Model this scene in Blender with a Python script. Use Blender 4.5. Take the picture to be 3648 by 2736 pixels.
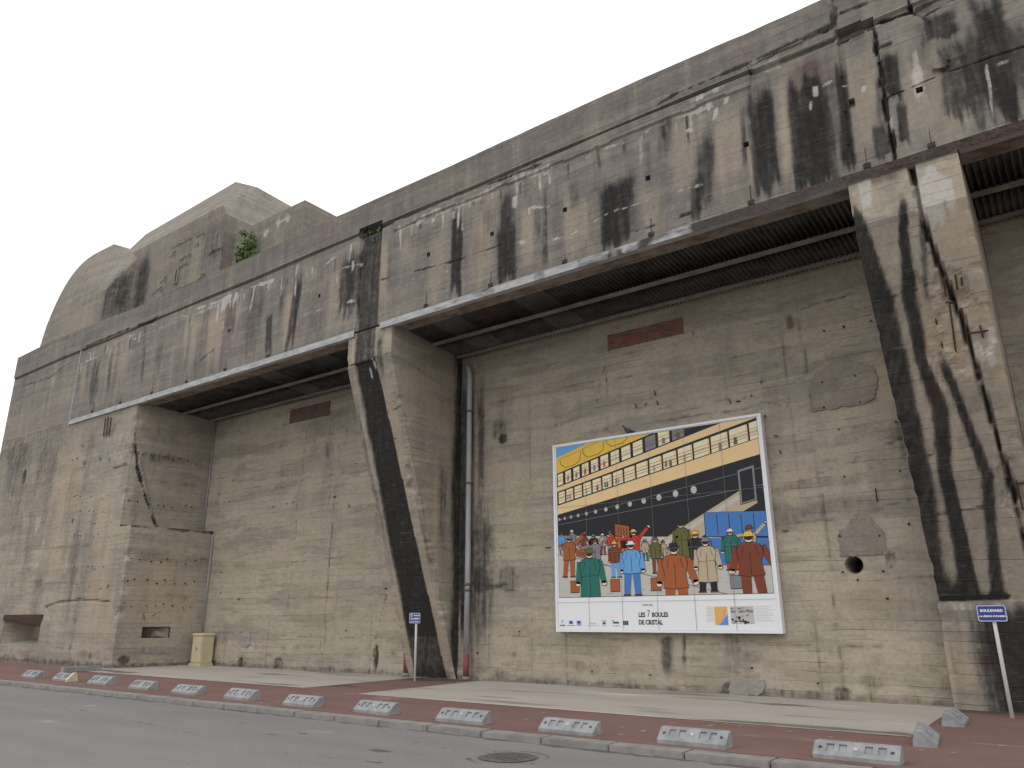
import bpy, bmesh, math, random
import numpy as np
from mathutils import Vector, Matrix

random.seed(7)
rng = np.random.default_rng(11)
SC = bpy.context.scene
for o in list(bpy.data.objects):
    bpy.data.objects.remove(o)
COL = SC.collection

# ------------------------------------------------------------------ camera
EYE = 1.65
A, P, R = math.radians(53.67), math.radians(17.08), math.radians(-0.209)
FPX = 2709.9                                   # focal length in photo pixels (3648 wide)
fwd = np.array([-math.cos(A) * math.cos(P), math.sin(A) * math.cos(P), math.sin(P)])
rgt = np.cross(fwd, [0, 0, 1]); rgt /= np.linalg.norm(rgt)
upv = np.cross(rgt, fwd)
cr = rgt * math.cos(R) + upv * math.sin(R)
cu = -rgt * math.sin(R) + upv * math.cos(R)
cam = bpy.data.cameras.new('camera')
cam.sensor_width = 36.0
cam.lens = FPX / 3648 * 36.0
cam.clip_start = 0.1
cam.clip_end = 6000
camo = bpy.data.objects.new('camera', cam)
M = Matrix.Identity(4)
for i in range(3):
    M[i][0] = cr[i]; M[i][1] = cu[i]; M[i][2] = -fwd[i]
M[2][3] = EYE
camo.matrix_world = M
COL.objects.link(camo)
SC.camera = camo

# ------------------------------------------------------------------ overcast sky, soft sun, exposure
SUN_EL, SUN_AZ = math.radians(58), math.radians(150)      # azimuth clockwise from +Y
W = bpy.data.worlds.new('World'); SC.world = W; W.use_nodes = True
nt = W.node_tree; nt.nodes.clear()
wo = nt.nodes.new('ShaderNodeOutputWorld')
sky = nt.nodes.new('ShaderNodeTexSky'); sky.sky_type = 'NISHITA'; sky.sun_disc = False
sky.sun_elevation = SUN_EL; sky.sun_rotation = SUN_AZ
bg1 = nt.nodes.new('ShaderNodeBackground'); bg1.inputs[1].default_value = 0.12
nt.links.new(sky.outputs[0], bg1.inputs[0])
bg2 = nt.nodes.new('ShaderNodeBackground'); bg2.inputs[1].default_value = 1.32
tc = nt.nodes.new('ShaderNodeTexCoord')
mp = nt.nodes.new('ShaderNodeMapping'); mp.inputs['Scale'].default_value = (1, 1, 2.6)
nz = nt.nodes.new('ShaderNodeTexNoise'); nz.inputs['Scale'].default_value = 2.2; nz.inputs['Detail'].default_value = 5
nt.links.new(tc.outputs['Generated'], mp.inputs[0]); nt.links.new(mp.outputs[0], nz.inputs['Vector'])
rp = nt.nodes.new('ShaderNodeValToRGB')
rp.color_ramp.elements[0].position = 0.3; rp.color_ramp.elements[0].color = (0.88, 0.905, 0.94, 1)
rp.color_ramp.elements[1].position = 0.52; rp.color_ramp.elements[1].color = (1, 1, 1, 1)
nt.links.new(nz.outputs[0], rp.inputs[0]); nt.links.new(rp.outputs[0], bg2.inputs[0])
mxs = nt.nodes.new('ShaderNodeMixShader'); mxs.inputs[0].default_value = 0.93
nt.links.new(bg1.outputs[0], mxs.inputs[1]); nt.links.new(bg2.outputs[0], mxs.inputs[2])
nt.links.new(mxs.outputs[0], wo.inputs[0])

sl = bpy.data.lights.new('sun', 'SUN'); sl.energy = 0.6; sl.angle = math.radians(40); sl.color = (1, 0.97, 0.93)
so = bpy.data.objects.new('sun', sl); COL.objects.link(so)
sd = Vector((math.sin(SUN_AZ) * math.cos(SUN_EL), math.cos(SUN_AZ) * math.cos(SUN_EL), math.sin(SUN_EL)))
so.rotation_euler = sd.to_track_quat('Z', 'Y').to_euler()
so.location = (0, -20, 40)
vs = SC.view_settings
vs.view_transform = 'Standard'; vs.look = 'None'; vs.exposure = 0.0; vs.gamma = 1.0; vs.use_curve_mapping = False

# ------------------------------------------------------------------ survey helpers: sight lines from the photograph to real planes
S = 3648 / 2212
def ray(x, y):
    return fwd + cr * ((x * S - 1824) / FPX) - cu * ((y * S - 1368) / FPX)
def hit(x, y, pt, n):
    d = ray(x, y); o = np.array([0, 0, EYE]); n = np.array(n, float)
    t = np.dot(np.array(pt, float) - o, n) / np.dot(d, n)
    return o + d * t
YF, YW, ZP, ZR = 13.4, 16.3, 0.12, 0.05      # facade plane, back wall plane, pavement and road levels
def F(x, y): p = hit(x, y, (0, YF, 0), (0, 1, 0)); return p[0], p[2]
def WL(x, y): p = hit(x, y, (0, YW, 0), (0, 1, 0)); return p[0], p[2]
K = 1300 / 2212
def q1(x, y): return x * K / S, (600 + y * K) / S
def q2(x, y): return (1200 + x * K) / S, (600 + y * K) / S
def q3(x, y): return (2348 + x * K) / S, y * K / S
def q4(x, y): return (2348 + x * K) / S, (900 + y * K) / S
def q5(x, y): return x * K / S, (1500 + y * K) / S
def q6(x, y): return (1100 + x * K) / S, (1761 + y * K) / S
def q7(x, y): return (2348 + x * K) / S, (1761 + y * K) / S

# ------------------------------------------------------------------ numpy noise
_perm = rng.random((256, 256))
def vnoise(x, y):
    x = np.asarray(x, float); y = np.asarray(y, float)
    xi = np.floor(x).astype(int); yi = np.floor(y).astype(int)
    fx = x - xi; fy = y - yi
    fx = fx * fx * (3 - 2 * fx); fy = fy * fy * (3 - 2 * fy)
    g = lambda a, b: _perm[a % 256, b % 256]
    return (g(xi, yi) * (1 - fx) + g(xi + 1, yi) * fx) * (1 - fy) + (g(xi, yi + 1) * (1 - fx) + g(xi + 1, yi + 1) * fx) * fy
def fbm(x, y, o=4):
    s = 0; a = 0.5; t = 0
    for i in range(o):
        s = s + a * vnoise(x * 2 ** i + 17.3 * i, y * 2 ** i + 5.1 * i); t += a; a *= 0.5
    return s / t
def sst(a, b, x):
    t = np.clip((x - a) / (b - a + 1e-9), 0, 1); return t * t * (3 - 2 * t)

class Stain:
    """collects weathering marks and some painted shade in wall coordinates: a along the wall, z up; channels dark, white, rust, tan"""
    def __init__(s, a, z):
        s.a = a; s.z = z; s.c = np.zeros((4, len(a)))
    def add(s, ch, m, ix=slice(None)):
        s.c[ch, ix] = 1 - (1 - s.c[ch, ix]) * (1 - np.clip(m, 0, 1))
    def near(s, a0, a1, z0, z1):
        return np.nonzero((s.a > a0) & (s.a < a1) & (s.z > z0) & (s.z < z1))[0]
    def streak(s, ch, a0, z0, a1, z1, w, amt, soft=0.5, top=0.25, seed=0.0, bot=0.4):
        # a0,z0 top ; a1,z1 bottom ; w half width
        H_ = max(z0 - z1, 1e-3); ix = s.near(min(a0, a1) - w * 2.6 - .1, max(a0, a1) + w * 2.6 + .1, z1 - .35 * H_, z0 + .2 * H_)
        if not len(ix): return
        a, z = s.a[ix], s.z[ix]
        t = (z0 - z) / H_
        sd_ = seed + a0 * 3.7
        ww = w * (0.75 + 0.5 * fbm(z * 0.8 + sd_, z * 0 + sd_, 3))
        ac = a0 + (a1 - a0) * np.clip(t, 0, 1) + (fbm(z * 0.6 + sd_ * 2, z * 0 + 3.1 + sd_, 3) - 0.5) * w * 0.4
        d = np.abs(a - ac) / np.maximum(ww, 1e-3)
        run = fbm(a * 7 + sd_, z * 0.35 + sd_, 3)                      # fine vertical runs inside the mark
        m = 1 - sst(1 - soft, 1 + soft, d + (run - .5) * .5)
        jag = (fbm(a * 9 + sd_, a * 0 + 1.7, 3) - 0.5)
        m = m * sst(-0.02, top, t + jag * 0.25) * (1 - sst(1 - bot, 1.05, t + jag * 0.6))
        s.add(ch, m * amt * np.clip(.72 + .6 * run, 0, 1.12), ix)
    def poly(s, ch, pts, amt, soft=.4, seed=0.0):
        # a run whose centre and half width follow given points, top to bottom: (z, a, w)
        P_ = np.array(sorted(pts)); z = s.z; a = np.interp(z, P_[:, 0], P_[:, 1]); w = np.interp(z, P_[:, 0], P_[:, 2])
        sd_ = P_[0, 1] * 5.3; run = fbm(s.a * 8 + sd_, z * .4, 3)
        d = np.abs(s.a - a + (fbm(z * 1.2 + sd_, z * 0, 4) - .5) * .08) / np.maximum(w, .01) + (run - .5) * .5
        m = (1 - sst(1 - soft, 1 + soft, d)) * sst(P_[0, 0] - .15, P_[0, 0] + .05, z) * (1 - sst(P_[-1, 0] - .3, P_[-1, 0] + .1, z + (run - .5) * .4))
        s.add(ch, m * amt)
    def blob(s, ch, a0, z0, ra, rz, amt, soft=0.3, rough=0.5, seed=0.0):
        ix = s.near(a0 - ra * 2.2, a0 + ra * 2.2, z0 - rz * 2.2, z0 + rz * 2.2)
        if not len(ix): return
        a, z = s.a[ix], s.z[ix]
        n = fbm(a * 1.6 / max(ra, .15) + seed, z * 1.6 / max(rz, .15) + seed * 1.3, 4) - 0.5
        d = np.sqrt(((a - a0) / ra) ** 2 + ((z - z0) / rz) ** 2) + n * rough * 1.6
        s.add(ch, (1 - sst(1 - soft, 1 + soft, d)) * amt, ix)
    def rect(s, ch, a0, a1, z0, z1, amt, soft=0.03, rough=0.06, seed=0.0):
        ix = s.near(a0 - .6, a1 + .6, z0 - .6, z1 + .6)
        if not len(ix): return
        a, z = s.a[ix], s.z[ix]
        n = (fbm(a * 3 + seed, z * 3 + seed, 4) - 0.5) * rough * 4
        d = np.maximum(np.maximum(a0 - a, a - a1), np.maximum(z0 - z, z - z1)) + n
        s.add(ch, (1 - sst(-soft, soft, d)) * amt, ix)
    def line(s, ch, pts, w, amt, wob=0.03, seed=0.0, gap=0.0):
        P_ = np.array(pts); e = w * 1.5 + wob * 2.2 + .05
        out = np.zeros(len(s.a)); ix = s.near(P_[:, 0].min() - e, P_[:, 0].max() + e, P_[:, 1].min() - e, P_[:, 1].max() + e)
        if not len(ix): return out
        a, z = s.a[ix], s.z[ix]; d = np.full(len(a), 9.0)
        for (a0, z0), (a1, z1) in zip(pts[:-1], pts[1:]):
            L = max((a1 - a0) ** 2 + (z1 - z0) ** 2, 1e-6)
            t = np.clip(((a - a0) * (a1 - a0) + (z - z0) * (z1 - z0)) / L, 0, 1)
            d = np.minimum(d, np.hypot(a - a0 - t * (a1 - a0), z - z0 - t * (z1 - z0)))
        d = np.abs(d + (fbm(a * 4 + seed, z * 4 + seed, 3) - 0.5) * wob * 2)
        m = 1 - sst(w * 0.4, w * 1.3, d)
        if gap: m = m * sst(gap - 0.1, gap + 0.1, fbm(a * 1.7 + seed + 9, z * 1.7 + seed, 3))
        if amt: s.add(ch, m * amt, ix)
        out[ix] = m; return out

# ------------------------------------------------------------------ mesh builder
class MB:
    def __init__(s): s.v = []; s.f = []; s.st = []; s.n = 0
    def add(s, v, f, st=None):
        v = np.asarray(v, float).reshape(-1, 3)
        s.v.append(v); s.f.extend([tuple(int(i) + s.n for i in q) for q in f])
        s.st.append(np.zeros((len(v), 4)) if st is None else np.asarray(st)); s.n += len(v)
    def grid(s, us, vs_, fn, holes=(), stfn=None, flip=False):
        us = np.unique(np.round(np.concatenate([us] + [np.array(h[:2]) for h in holes]), 5)) if holes else np.asarray(us)
        vs_ = np.unique(np.round(np.concatenate([vs_] + [np.array(h[2:4]) for h in holes]), 5)) if holes else np.asarray(vs_)
        U, V = np.meshgrid(us, vs_)
        pts = fn(U.ravel(), V.ravel())
        nu, nv = len(us), len(vs_)
        I = np.arange(nu * nv).reshape(nv, nu)
        q = np.stack([I[:-1, :-1], I[:-1, 1:], I[1:, 1:], I[1:, :-1]], -1)
        keep = np.ones((nv - 1, nu - 1), bool)
        uc = (us[:-1] + us[1:]) / 2; vc = (vs_[:-1] + vs_[1:]) / 2
        for h in holes:
            keep &= ~(((uc > h[0]) & (uc < h[1]))[None, :] & ((vc > h[2]) & (vc < h[3]))[:, None])
        q = q[keep]
        if flip: q = q[:, ::-1]
        s.add(pts, q, stfn(pts) if stfn else None)
    def box(s, x0, x1, y0, y1, z0, z1, st=None):
        v = [(x, y, z) for z in (z0, z1) for y in (y0, y1) for x in (x0, x1)]
        s.add(v, [(0, 2, 3, 1), (4, 5, 7, 6), (0, 1, 5, 4), (2, 6, 7, 3), (0, 4, 6, 2), (1, 3, 7, 5)],
              None if st is None else np.tile(st, (8, 1)))
    def quad(s, a, b, c, d): s.add([a, b, c, d], [(0, 1, 2, 3)])
    def tube(s, pts, r, n=10, cap=True):
        pts = [Vector(p) for p in pts]; rr = r if isinstance(r, (list, tuple)) else [r] * len(pts)
        V = []; F_ = []
        t0 = (pts[1] - pts[0]).normalized()
        up = Vector((0, 0, 1)) if abs(t0.z) < 0.9 else Vector((1, 0, 0))
        nx = t0.cross(up).normalized()
        for i, p in enumerate(pts):
            t = (pts[min(i + 1, len(pts) - 1)] - pts[max(i - 1, 0)]).normalized()
            nx = (nx - t * nx.dot(t)).normalized(); ny = t.cross(nx)
            for k in range(n):
                a = 2 * math.pi * k / n
                V.append(p + (nx * math.cos(a) + ny * math.sin(a)) * rr[i])
        for i in range(len(pts) - 1):
            for k in range(n):
                F_.append((i * n + k, i * n + (k + 1) % n, (i + 1) * n + (k + 1) % n, (i + 1) * n + k))
        if cap: F_.append(tuple(range(n))[::-1]); F_.append(tuple(range((len(pts) - 1) * n, len(pts) * n)))
        s.add([tuple(v) for v in V], F_)
    def hull(s, pts):
        bm = bmesh.new()
        for p in pts: bm.verts.new(p)
        r = bmesh.ops.convex_hull(bm, input=bm.verts)
        for v in [v for v in bm.verts if not v.link_faces]: bm.verts.remove(v)
        bm.verts.index_update()
        s.add([tuple(v.co) for v in bm.verts], [[v.index for v in f.verts] for f in bm.faces]); bm.free()
    def build(s, name, mat, parent=None, smooth=False, bevel=0.0):
        me = bpy.data.meshes.new(name)
        V = np.concatenate(s.v); ST = np.concatenate(s.st)
        loc = Vector((0, 0, 0))
        me.from_pydata(V.tolist(), [], s.f)
        if ST.any() or (mat and 'conc' in mat.name):
            at = me.attributes.new('st', 'FLOAT_COLOR', 'POINT'); at.data.foreach_set('color', ST.astype(np.float32).ravel())
        if smooth: me.polygons.foreach_set('use_smooth', [True] * len(me.polygons))
        if bevel:
            bm = bmesh.new(); bm.from_mesh(me)
            bmesh.ops.bevel(bm, geom=bm.edges[:], offset=bevel, segments=2, affect='EDGES', clamp_overlap=True)
            bm.to_mesh(me); bm.free()
        if mat: me.materials.append(mat)
        o = bpy.data.objects.new(name, me); COL.objects.link(o)
        if parent: put(o, parent)
        return o

def put(o, parent):
    o.parent = parent
    m = parent.matrix_basis.copy(); p = parent.parent
    inv = m.inverted()
    if p is not None: inv = m.inverted() @ (parent.matrix_parent_inverse.inverted() @ p.matrix_basis.inverted())
    o.matrix_parent_inverse = inv
def tag(o, label=None, cat=None, group=None, kind=None):
    if label: o['label'] = label
    if cat: o['category'] = cat
    if group: o['group'] = group
    if kind: o['kind'] = kind
    return o
def empty(name, loc, label, cat, group=None, rz=0.0):
    o = bpy.data.objects.new(name, None); COL.objects.link(o); o.empty_display_size = 0.3
    o.location = loc; o.rotation_euler = (0, 0, rz)
    return tag(o, label, cat, group)

# ------------------------------------------------------------------ materials
class NT:
    def __init__(s, name):
        s.m = bpy.data.materials.new(name); s.m.use_nodes = True; s.t = s.m.node_tree; s.t.nodes.clear()
        s.out = s.t.nodes.new('ShaderNodeOutputMaterial'); s.b = s.t.nodes.new('ShaderNodeBsdfPrincipled')
        s.t.links.new(s.b.outputs[0], s.out.inputs[0]); s.geo = s.t.nodes.new('ShaderNodeNewGeometry')
        s.pos = s.geo.outputs['Position']
    def set(s, sock, v):
        if isinstance(v, bpy.types.NodeSocket): s.t.links.new(v, sock)
        elif isinstance(v, (tuple, list)) and len(v) == 3 and sock.type == 'RGBA': sock.default_value = (*v, 1)
        else: sock.default_value = v
    def m_(s, op, a, b=0.5, c=0.5, clamp=False):
        n = s.t.nodes.new('ShaderNodeMath'); n.operation = op; n.use_clamp = clamp
        for i, v in enumerate((a, b, c)): s.set(n.inputs[i], v)
        return n.outputs[0]
    def mix(s, f, a, b, mode='MIX'):
        n = s.t.nodes.new('ShaderNodeMix'); n.data_type = 'RGBA'; n.blend_type = mode
        s.set(n.inputs[0], f); s.set(n.inputs[6], a); s.set(n.inputs[7], b); return n.outputs[2]
    def vec(s, v, scale=(1, 1, 1), loc=(0, 0, 0)):
        n = s.t.nodes.new('ShaderNodeMapping'); s.set(n.inputs[0], v); n.inputs['Scale'].default_value = scale; n.inputs['Location'].default_value = loc
        return n.outputs[0]
    def noise(s, v, scale=1.0, detail=4, rough=0.55):
        n = s.t.nodes.new('ShaderNodeTexNoise'); s.set(n.inputs['Vector'], v); n.inputs['Scale'].default_value = scale
        n.inputs['Detail'].default_value = detail; n.inputs['Roughness'].default_value = rough; return n.outputs[0]
    def vor(s, v, scale=1.0, feat='F1', out='Distance'):
        n = s.t.nodes.new('ShaderNodeTexVoronoi'); s.set(n.inputs['Vector'], v); n.inputs['Scale'].default_value = scale; n.feature = feat; return n.outputs[out]
    def white(s, v):
        n = s.t.nodes.new('ShaderNodeTexWhiteNoise'); n.noise_dimensions = '2D'; s.set(n.inputs['Vector'], v); return n.outputs['Value']
    def xyz(s, v):
        n = s.t.nodes.new('ShaderNodeSeparateXYZ'); s.set(n.inputs[0], v); return n.outputs
    def comb(s, x, y, z=0.0):
        n = s.t.nodes.new('ShaderNodeCombineXYZ'); s.set(n.inputs[0], x); s.set(n.inputs[1], y); s.set(n.inputs[2], z); return n.outputs[0]
    def step(s, v, a, b):
        n = s.t.nodes.new('ShaderNodeMapRange'); n.interpolation_type = 'SMOOTHSTEP'; s.set(n.inputs[0], v)
        n.inputs[1].default_value = a; n.inputs[2].default_value = b; return n.outputs[0]
    def attr(s):
        n = s.t.nodes.new('ShaderNodeAttribute'); n.attribute_name = 'st'
        c = s.t.nodes.new('ShaderNodeSeparateColor'); s.t.links.new(n.outputs['Color'], c.inputs[0])
        return c.outputs[0], c.outputs[1], c.outputs[2], n.outputs['Alpha']
    def bump(s, h, dist=0.01, strength=1.0):
        n = s.t.nodes.new('ShaderNodeBump'); n.inputs['Distance'].default_value = dist; n.inputs['Strength'].default_value = strength
        s.set(n.inputs['Height'], h); s.t.links.new(n.outputs[0], s.b.inputs['Normal'])
    def done(s, col, rough=0.85, metal=0.0, spec=0.3):
        s.set(s.b.inputs['Base Color'], col); s.set(s.b.inputs['Roughness'], rough); s.set(s.b.inputs['Metallic'], metal)
        s.set(s.b.inputs['Specular IOR Level'], spec); return s.m

def concrete(name, base, warm, cool, board=0.17, lines=0.5, stripes=0.35, wave=0.5, grime=0.4):
    n = NT(name); x, y, z = n.xyz(n.pos)
    al = n.m_('ADD', x, y)
    dk, wh, ru, tn = n.attr()
    big = n.noise(n.vec(n.pos, (1, 1, 1)), 0.35, 5)
    wavy = n.noise(n.comb(n.m_('MULTIPLY', al, 0.35), n.m_('MULTIPLY', z, 1.5)), 1.0, 6, 0.6)      # pour lines
    vert = n.noise(n.comb(n.m_('MULTIPLY', al, 2.6), n.m_('MULTIPLY', z, 0.22)), 1.0, 6, 0.65)      # run-off
    fine = n.noise(n.pos, 14.0, 6, 0.7)
    mid = n.noise(n.pos, 2.7, 6, 0.62)
    c = n.mix(n.step(big, 0.32, 0.68), base, warm)
    c = n.mix(n.m_('MULTIPLY', n.step(wavy, 0.49, 0.56), wave), c, cool)
    c = n.mix(n.m_('MULTIPLY', n.step(vert, 0.45, 0.75), stripes), c, n.mix(0.5, c, (0.06, 0.055, 0.055)))
    c = n.mix(n.m_('MULTIPLY', n.step(vert, 0.48, 0.25), stripes * 0.9), c, n.mix(0.5, c, (0.52, 0.45, 0.36)))
    # shuttering boards: a tint for each board and a broken joint line
    zw = n.m_('ADD', z, n.m_('MULTIPLY', n.noise(n.comb(n.m_('MULTIPLY', al, 0.22), n.m_('MULTIPLY', z, 1.1)), 1.0, 3), 0.30))
    zb = n.m_('DIVIDE', zw, board)
    row = n.m_('FLOOR', zb)
    rr = n.white(n.comb(row, 3.3))
    colm = n.m_('FLOOR', n.m_('ADD', n.m_('DIVIDE', al, 3.4), n.m_('MULTIPLY', rr, 7.0)))
    bt = n.white(n.comb(row, colm))
    c = n.mix(n.m_('MULTIPLY', n.m_('ABSOLUTE', n.m_('SUBTRACT', bt, 0.5)), 0.24), c, n.mix(n.step(bt, 0.49, 0.51), (0.09, 0.08, 0.075), (0.55, 0.48, 0.40)))
    fr = n.m_('FRACT', zb)
    ln = n.m_('MULTIPLY', n.step(n.m_('ABSOLUTE', n.m_('SUBTRACT', fr, 0.5)), 0.455, 0.495), n.step(n.noise(n.comb(n.m_('MULTIPLY', al, 0.8), n.m_('MULTIPLY', row, 5.7)), 1.0, 5), 0.46, 0.66))
    c = n.mix(n.m_('MULTIPLY', ln, lines), c, (0.075, 0.065, 0.058))
    c = n.mix(n.m_('MULTIPLY', n.step(mid, 0.52, 0.72), grime), c, n.mix(0.55, c, (0.07, 0.065, 0.06)))
    c = n.mix(n.m_('MULTIPLY', n.step(fine, 0.35, 0.7), 0.34), c, n.mix(0.6, c, (0.05, 0.046, 0.042)))
    mott = n.noise(n.vec(n.pos, (1, 1, 1.8)), 5.5, 7, 0.7)
    c = n.mix(n.m_('MULTIPLY', n.step(mott, 0.5, 0.7), 0.4), c, n.mix(0.5, c, (0.06, 0.055, 0.05)))
    c = n.mix(n.m_('MULTIPLY', n.step(mott, 0.47, 0.28), 0.4), c, n.mix(0.4, c, (0.6, 0.54, 0.45)))
    pit = n.step(n.vor(n.pos, 9.0), 0.13, 0.05)
    pit = n.m_('MULTIPLY', pit, n.step(mid, 0.5, 0.62))
    c = n.mix(n.m_('MULTIPLY', pit, 0.55), c, (0.05, 0.04, 0.035))
    # weathering marks
    runs = n.noise(n.comb(n.m_('MULTIPLY', al, 9.0), n.m_('MULTIPLY', z, 0.9)), 1.0, 5, 0.65)
    blot = n.noise(n.pos, 6.0, 5, 0.65)
    def soak(v, k, lo=0.22, hi=0.8):
        nn = n.m_('ADD', n.m_('MULTIPLY', n.m_('SUBTRACT', runs, 0.5), k), n.m_('MULTIPLY', n.m_('SUBTRACT', blot, 0.5), k * 0.8))
        w_ = n.m_('ADD', v, n.m_('MULTIPLY', nn, n.m_('MINIMUM', n.m_('MULTIPLY', n.m_('MULTIPLY', v, n.m_('SUBTRACT', 1.12, v)), 4.0), 1.0)), clamp=True)
        return w_ if lo is None else n.step(w_, lo, hi)
    c = n.mix(n.m_('MULTIPLY', soak(tn, 0.6, None), 0.7), c, n.mix(n.m_('MULTIPLY', fine, 0.9), (0.52, 0.42, 0.31), (0.32, 0.255, 0.19)))
    c = n.mix(n.m_('MULTIPLY', soak(ru, 0.8, None), 0.8), c, n.mix(fine, (0.06, 0.030, 0.024), (0.17, 0.085, 0.06)))
    dd = n.m_('ADD', n.m_('MULTIPLY', soak(dk, 0.75, None), 0.7), n.m_('MULTIPLY', soak(dk, 1.1, 0.3, 0.75), 0.3))
    c = n.mix(n.m_('MULTIPLY', dd, 0.96), c, n.mix(n.step(dd, 0.55, 1.0), n.mix(fine, (0.045, 0.042, 0.042), (0.085, 0.078, 0.074)), n.mix(fine, (0.008, 0.008, 0.009), (0.028, 0.027, 0.027))))
    scr = n.m_('MULTIPLY', n.step(n.noise(n.comb(n.m_('MULTIPLY', al, 1.6), n.m_('MULTIPLY', z, 34.0)), 1.0, 4, 0.7), 0.58, 0.72), dd)      # board edges showing through the grime
    c = n.mix(n.m_('MULTIPLY', scr, 0.42), c, (0.25, 0.22, 0.185))
    c = n.mix(n.m_('MULTIPLY', soak(wh, 1.5, 0.2, 0.95), 0.78), c, n.mix(fine, (0.66, 0.63, 0.58), (0.36, 0.34, 0.31)))
    h = n.m_('ADD', n.m_('MULTIPLY', fine, 0.5), n.m_('MULTIPLY', ln, -0.8))
    h = n.m_('ADD', h, n.m_('MULTIPLY', bt, 0.5)); h = n.m_('ADD', h, n.m_('MULTIPLY', pit, -0.8)); h = n.m_('ADD', h, mid)
    n.bump(h, 0.014, 0.9)
    return n.done(c, 0.92, 0, 0.2)

M_FACE = concrete('concrete_facade', (0.215, 0.194, 0.172), (0.272, 0.243, 0.207), (0.178, 0.164, 0.156), lines=0.45, stripes=0.75, wave=0.35)
M_WALL = concrete('concrete_bay_wall', (0.40, 0.348, 0.274), (0.455, 0.396, 0.31), (0.315, 0.277, 0.226), board=0.19, lines=0.36, stripes=0.25, wave=0.75, grime=0.3)
M_BLOCK = concrete('concrete_end_block', (0.362, 0.316, 0.253), (0.43, 0.373, 0.295), (0.285, 0.253, 0.213), lines=0.36, stripes=0.45, wave=0.6, grime=0.3)
M_TOWER = concrete('concrete_roof_works', (0.255, 0.23, 0.195), (0.295, 0.265, 0.22), (0.22, 0.197, 0.175), lines=0.5, stripes=0.5, wave=0.12, grime=0.5)

def simple(name, c1, c2, scale=6.0, rough=0.6, metal=0.0, bump=0.002, spec=0.4, lo=0.35, hi=0.65, stretch=(1, 1, 1)):
    n = NT(name); f = n.noise(n.vec(n.pos, stretch), scale, 6, 0.62)
    c = n.mix(n.step(f, lo, hi), c1, c2)
    n.bump(n.noise(n.pos, scale * 7, 4), bump, 0.7)
    return n.done(c, rough, metal, spec)
def paint(name, c, rough=0.45):
    n = NT(name); f = n.noise(n.pos, 3.0, 4)
    return n.done(n.mix(n.m_('MULTIPLY', f, 0.18), c, tuple(v * 0.75 for v in c)), rough, 0, 0.35)
def steel(name, c1, c2, rust):
    n = NT(name); dk, wh, ru, tn = n.attr()
    f = n.noise(n.vec(n.pos, (0.7, 1, 2.5)), 3.0, 6, 0.65); g = n.noise(n.pos, 22.0, 4)
    c = n.mix(n.step(f, 0.35, 0.65), c1, c2)
    r = n.step(n.m_('ADD', n.m_('MULTIPLY', n.m_('SUBTRACT', f, 0.5), 1.4), n.m_('ADD', ru, rust)), 0.35, 0.75)
    c = n.mix(r, c, n.mix(g, (0.06, 0.025, 0.016), (0.20, 0.085, 0.04)))
    c = n.mix(n.m_('MULTIPLY', n.step(n.m_('ADD', dk, n.m_('MULTIPLY', n.m_('SUBTRACT', f, 0.5), 0.6)), 0.3, 0.75), 0.92), c, n.mix(n.step(g, .4, .6), (0.032, 0.027, 0.025), (0.07, 0.045, 0.036)))
    c = n.mix(n.m_('MULTIPLY', n.step(wh, 0.3, 0.7), 0.8), c, (0.6, 0.6, 0.58))
    n.bump(g, 0.003, 0.8)
    return n.done(c, 0.85, 0.0, 0.12)
M_ANGLE = steel('painted_steel_edge', (0.48, 0.485, 0.49), (0.34, 0.335, 0.335), 0.06)
M_FLANGE = steel('rusty_flange', (0.30, 0.26, 0.225), (0.17, 0.14, 0.12), 0.32)
M_BEAM = steel('grey_beam', (0.30, 0.28, 0.26), (0.19, 0.175, 0.16), 0.16)
M_SHEET = steel('dark_corrugated', (0.066, 0.06, 0.056), (0.12, 0.11, 0.10), -0.12)
M_SHEET2 = steel('pale_corrugated', (0.17, 0.165, 0.16), (0.12, 0.115, 0.11), -0.1)
M_RUST = simple('rust', (0.042, 0.026, 0.022), (0.078, 0.044, 0.036), 14, 0.95)
M_REBAR = simple('rebar_rust', (0.035, 0.02, 0.016), (0.085, 0.04, 0.026), 20, 0.95)
M_BLACK = simple('painted_cavity_dark', (0.03, 0.028, 0.026), (0.05, 0.045, 0.04), 3, 0.95)  # near-black colour painted in for the shade inside openings
M_BRICK = simple('red_brick', (0.165, 0.066, 0.042), (0.23, 0.10, 0.066), 3.5, 0.9, bump=0.004)
M_BRICK2 = simple('dark_brick', (0.105, 0.062, 0.050), (0.145, 0.088, 0.07), 4.5, 0.9, bump=0.004)
M_MORTAR = simple('mortar', (0.24, 0.19, 0.15), (0.17, 0.12, 0.095), 8, 0.95)
M_ZINC = simple('galvanised_pipe', (0.40, 0.40, 0.42), (0.31, 0.305, 0.315), 7, 0.5, bump=0.001, stretch=(1, 1, .25))
M_REDP = simple('red_paint', (0.24, 0.05, 0.042), (0.17, 0.075, 0.07), 5, 0.7, lo=.42, hi=.56)
M_CAB = simple('cream_cabinet', (0.58, 0.50, 0.335), (0.50, 0.43, 0.29), 2.5, 0.55, bump=0.001)
M_STOP = simple('cast_concrete', (0.315, 0.317, 0.317), (0.225, 0.228, 0.232), 6, 0.85, bump=0.004)
M_STOPC = simple('cream_concrete', (0.62, 0.56, 0.42), (0.5, 0.45, 0.35), 9, 0.85)
M_KERB = simple('kerb_granite', (0.28, 0.262, 0.243), (0.215, 0.20, 0.187), 5, 0.85, bump=0.004)
M_WHITE = paint('white_enamel', (0.80, 0.81, 0.83))
M_REFL = paint('dull_reflector', (0.42, 0.43, 0.42))
M_POLE = paint('white_pole', (0.74, 0.74, 0.74))
M_BLUE = paint('sign_blue', (0.035, 0.055, 0.23), 0.4)
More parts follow.
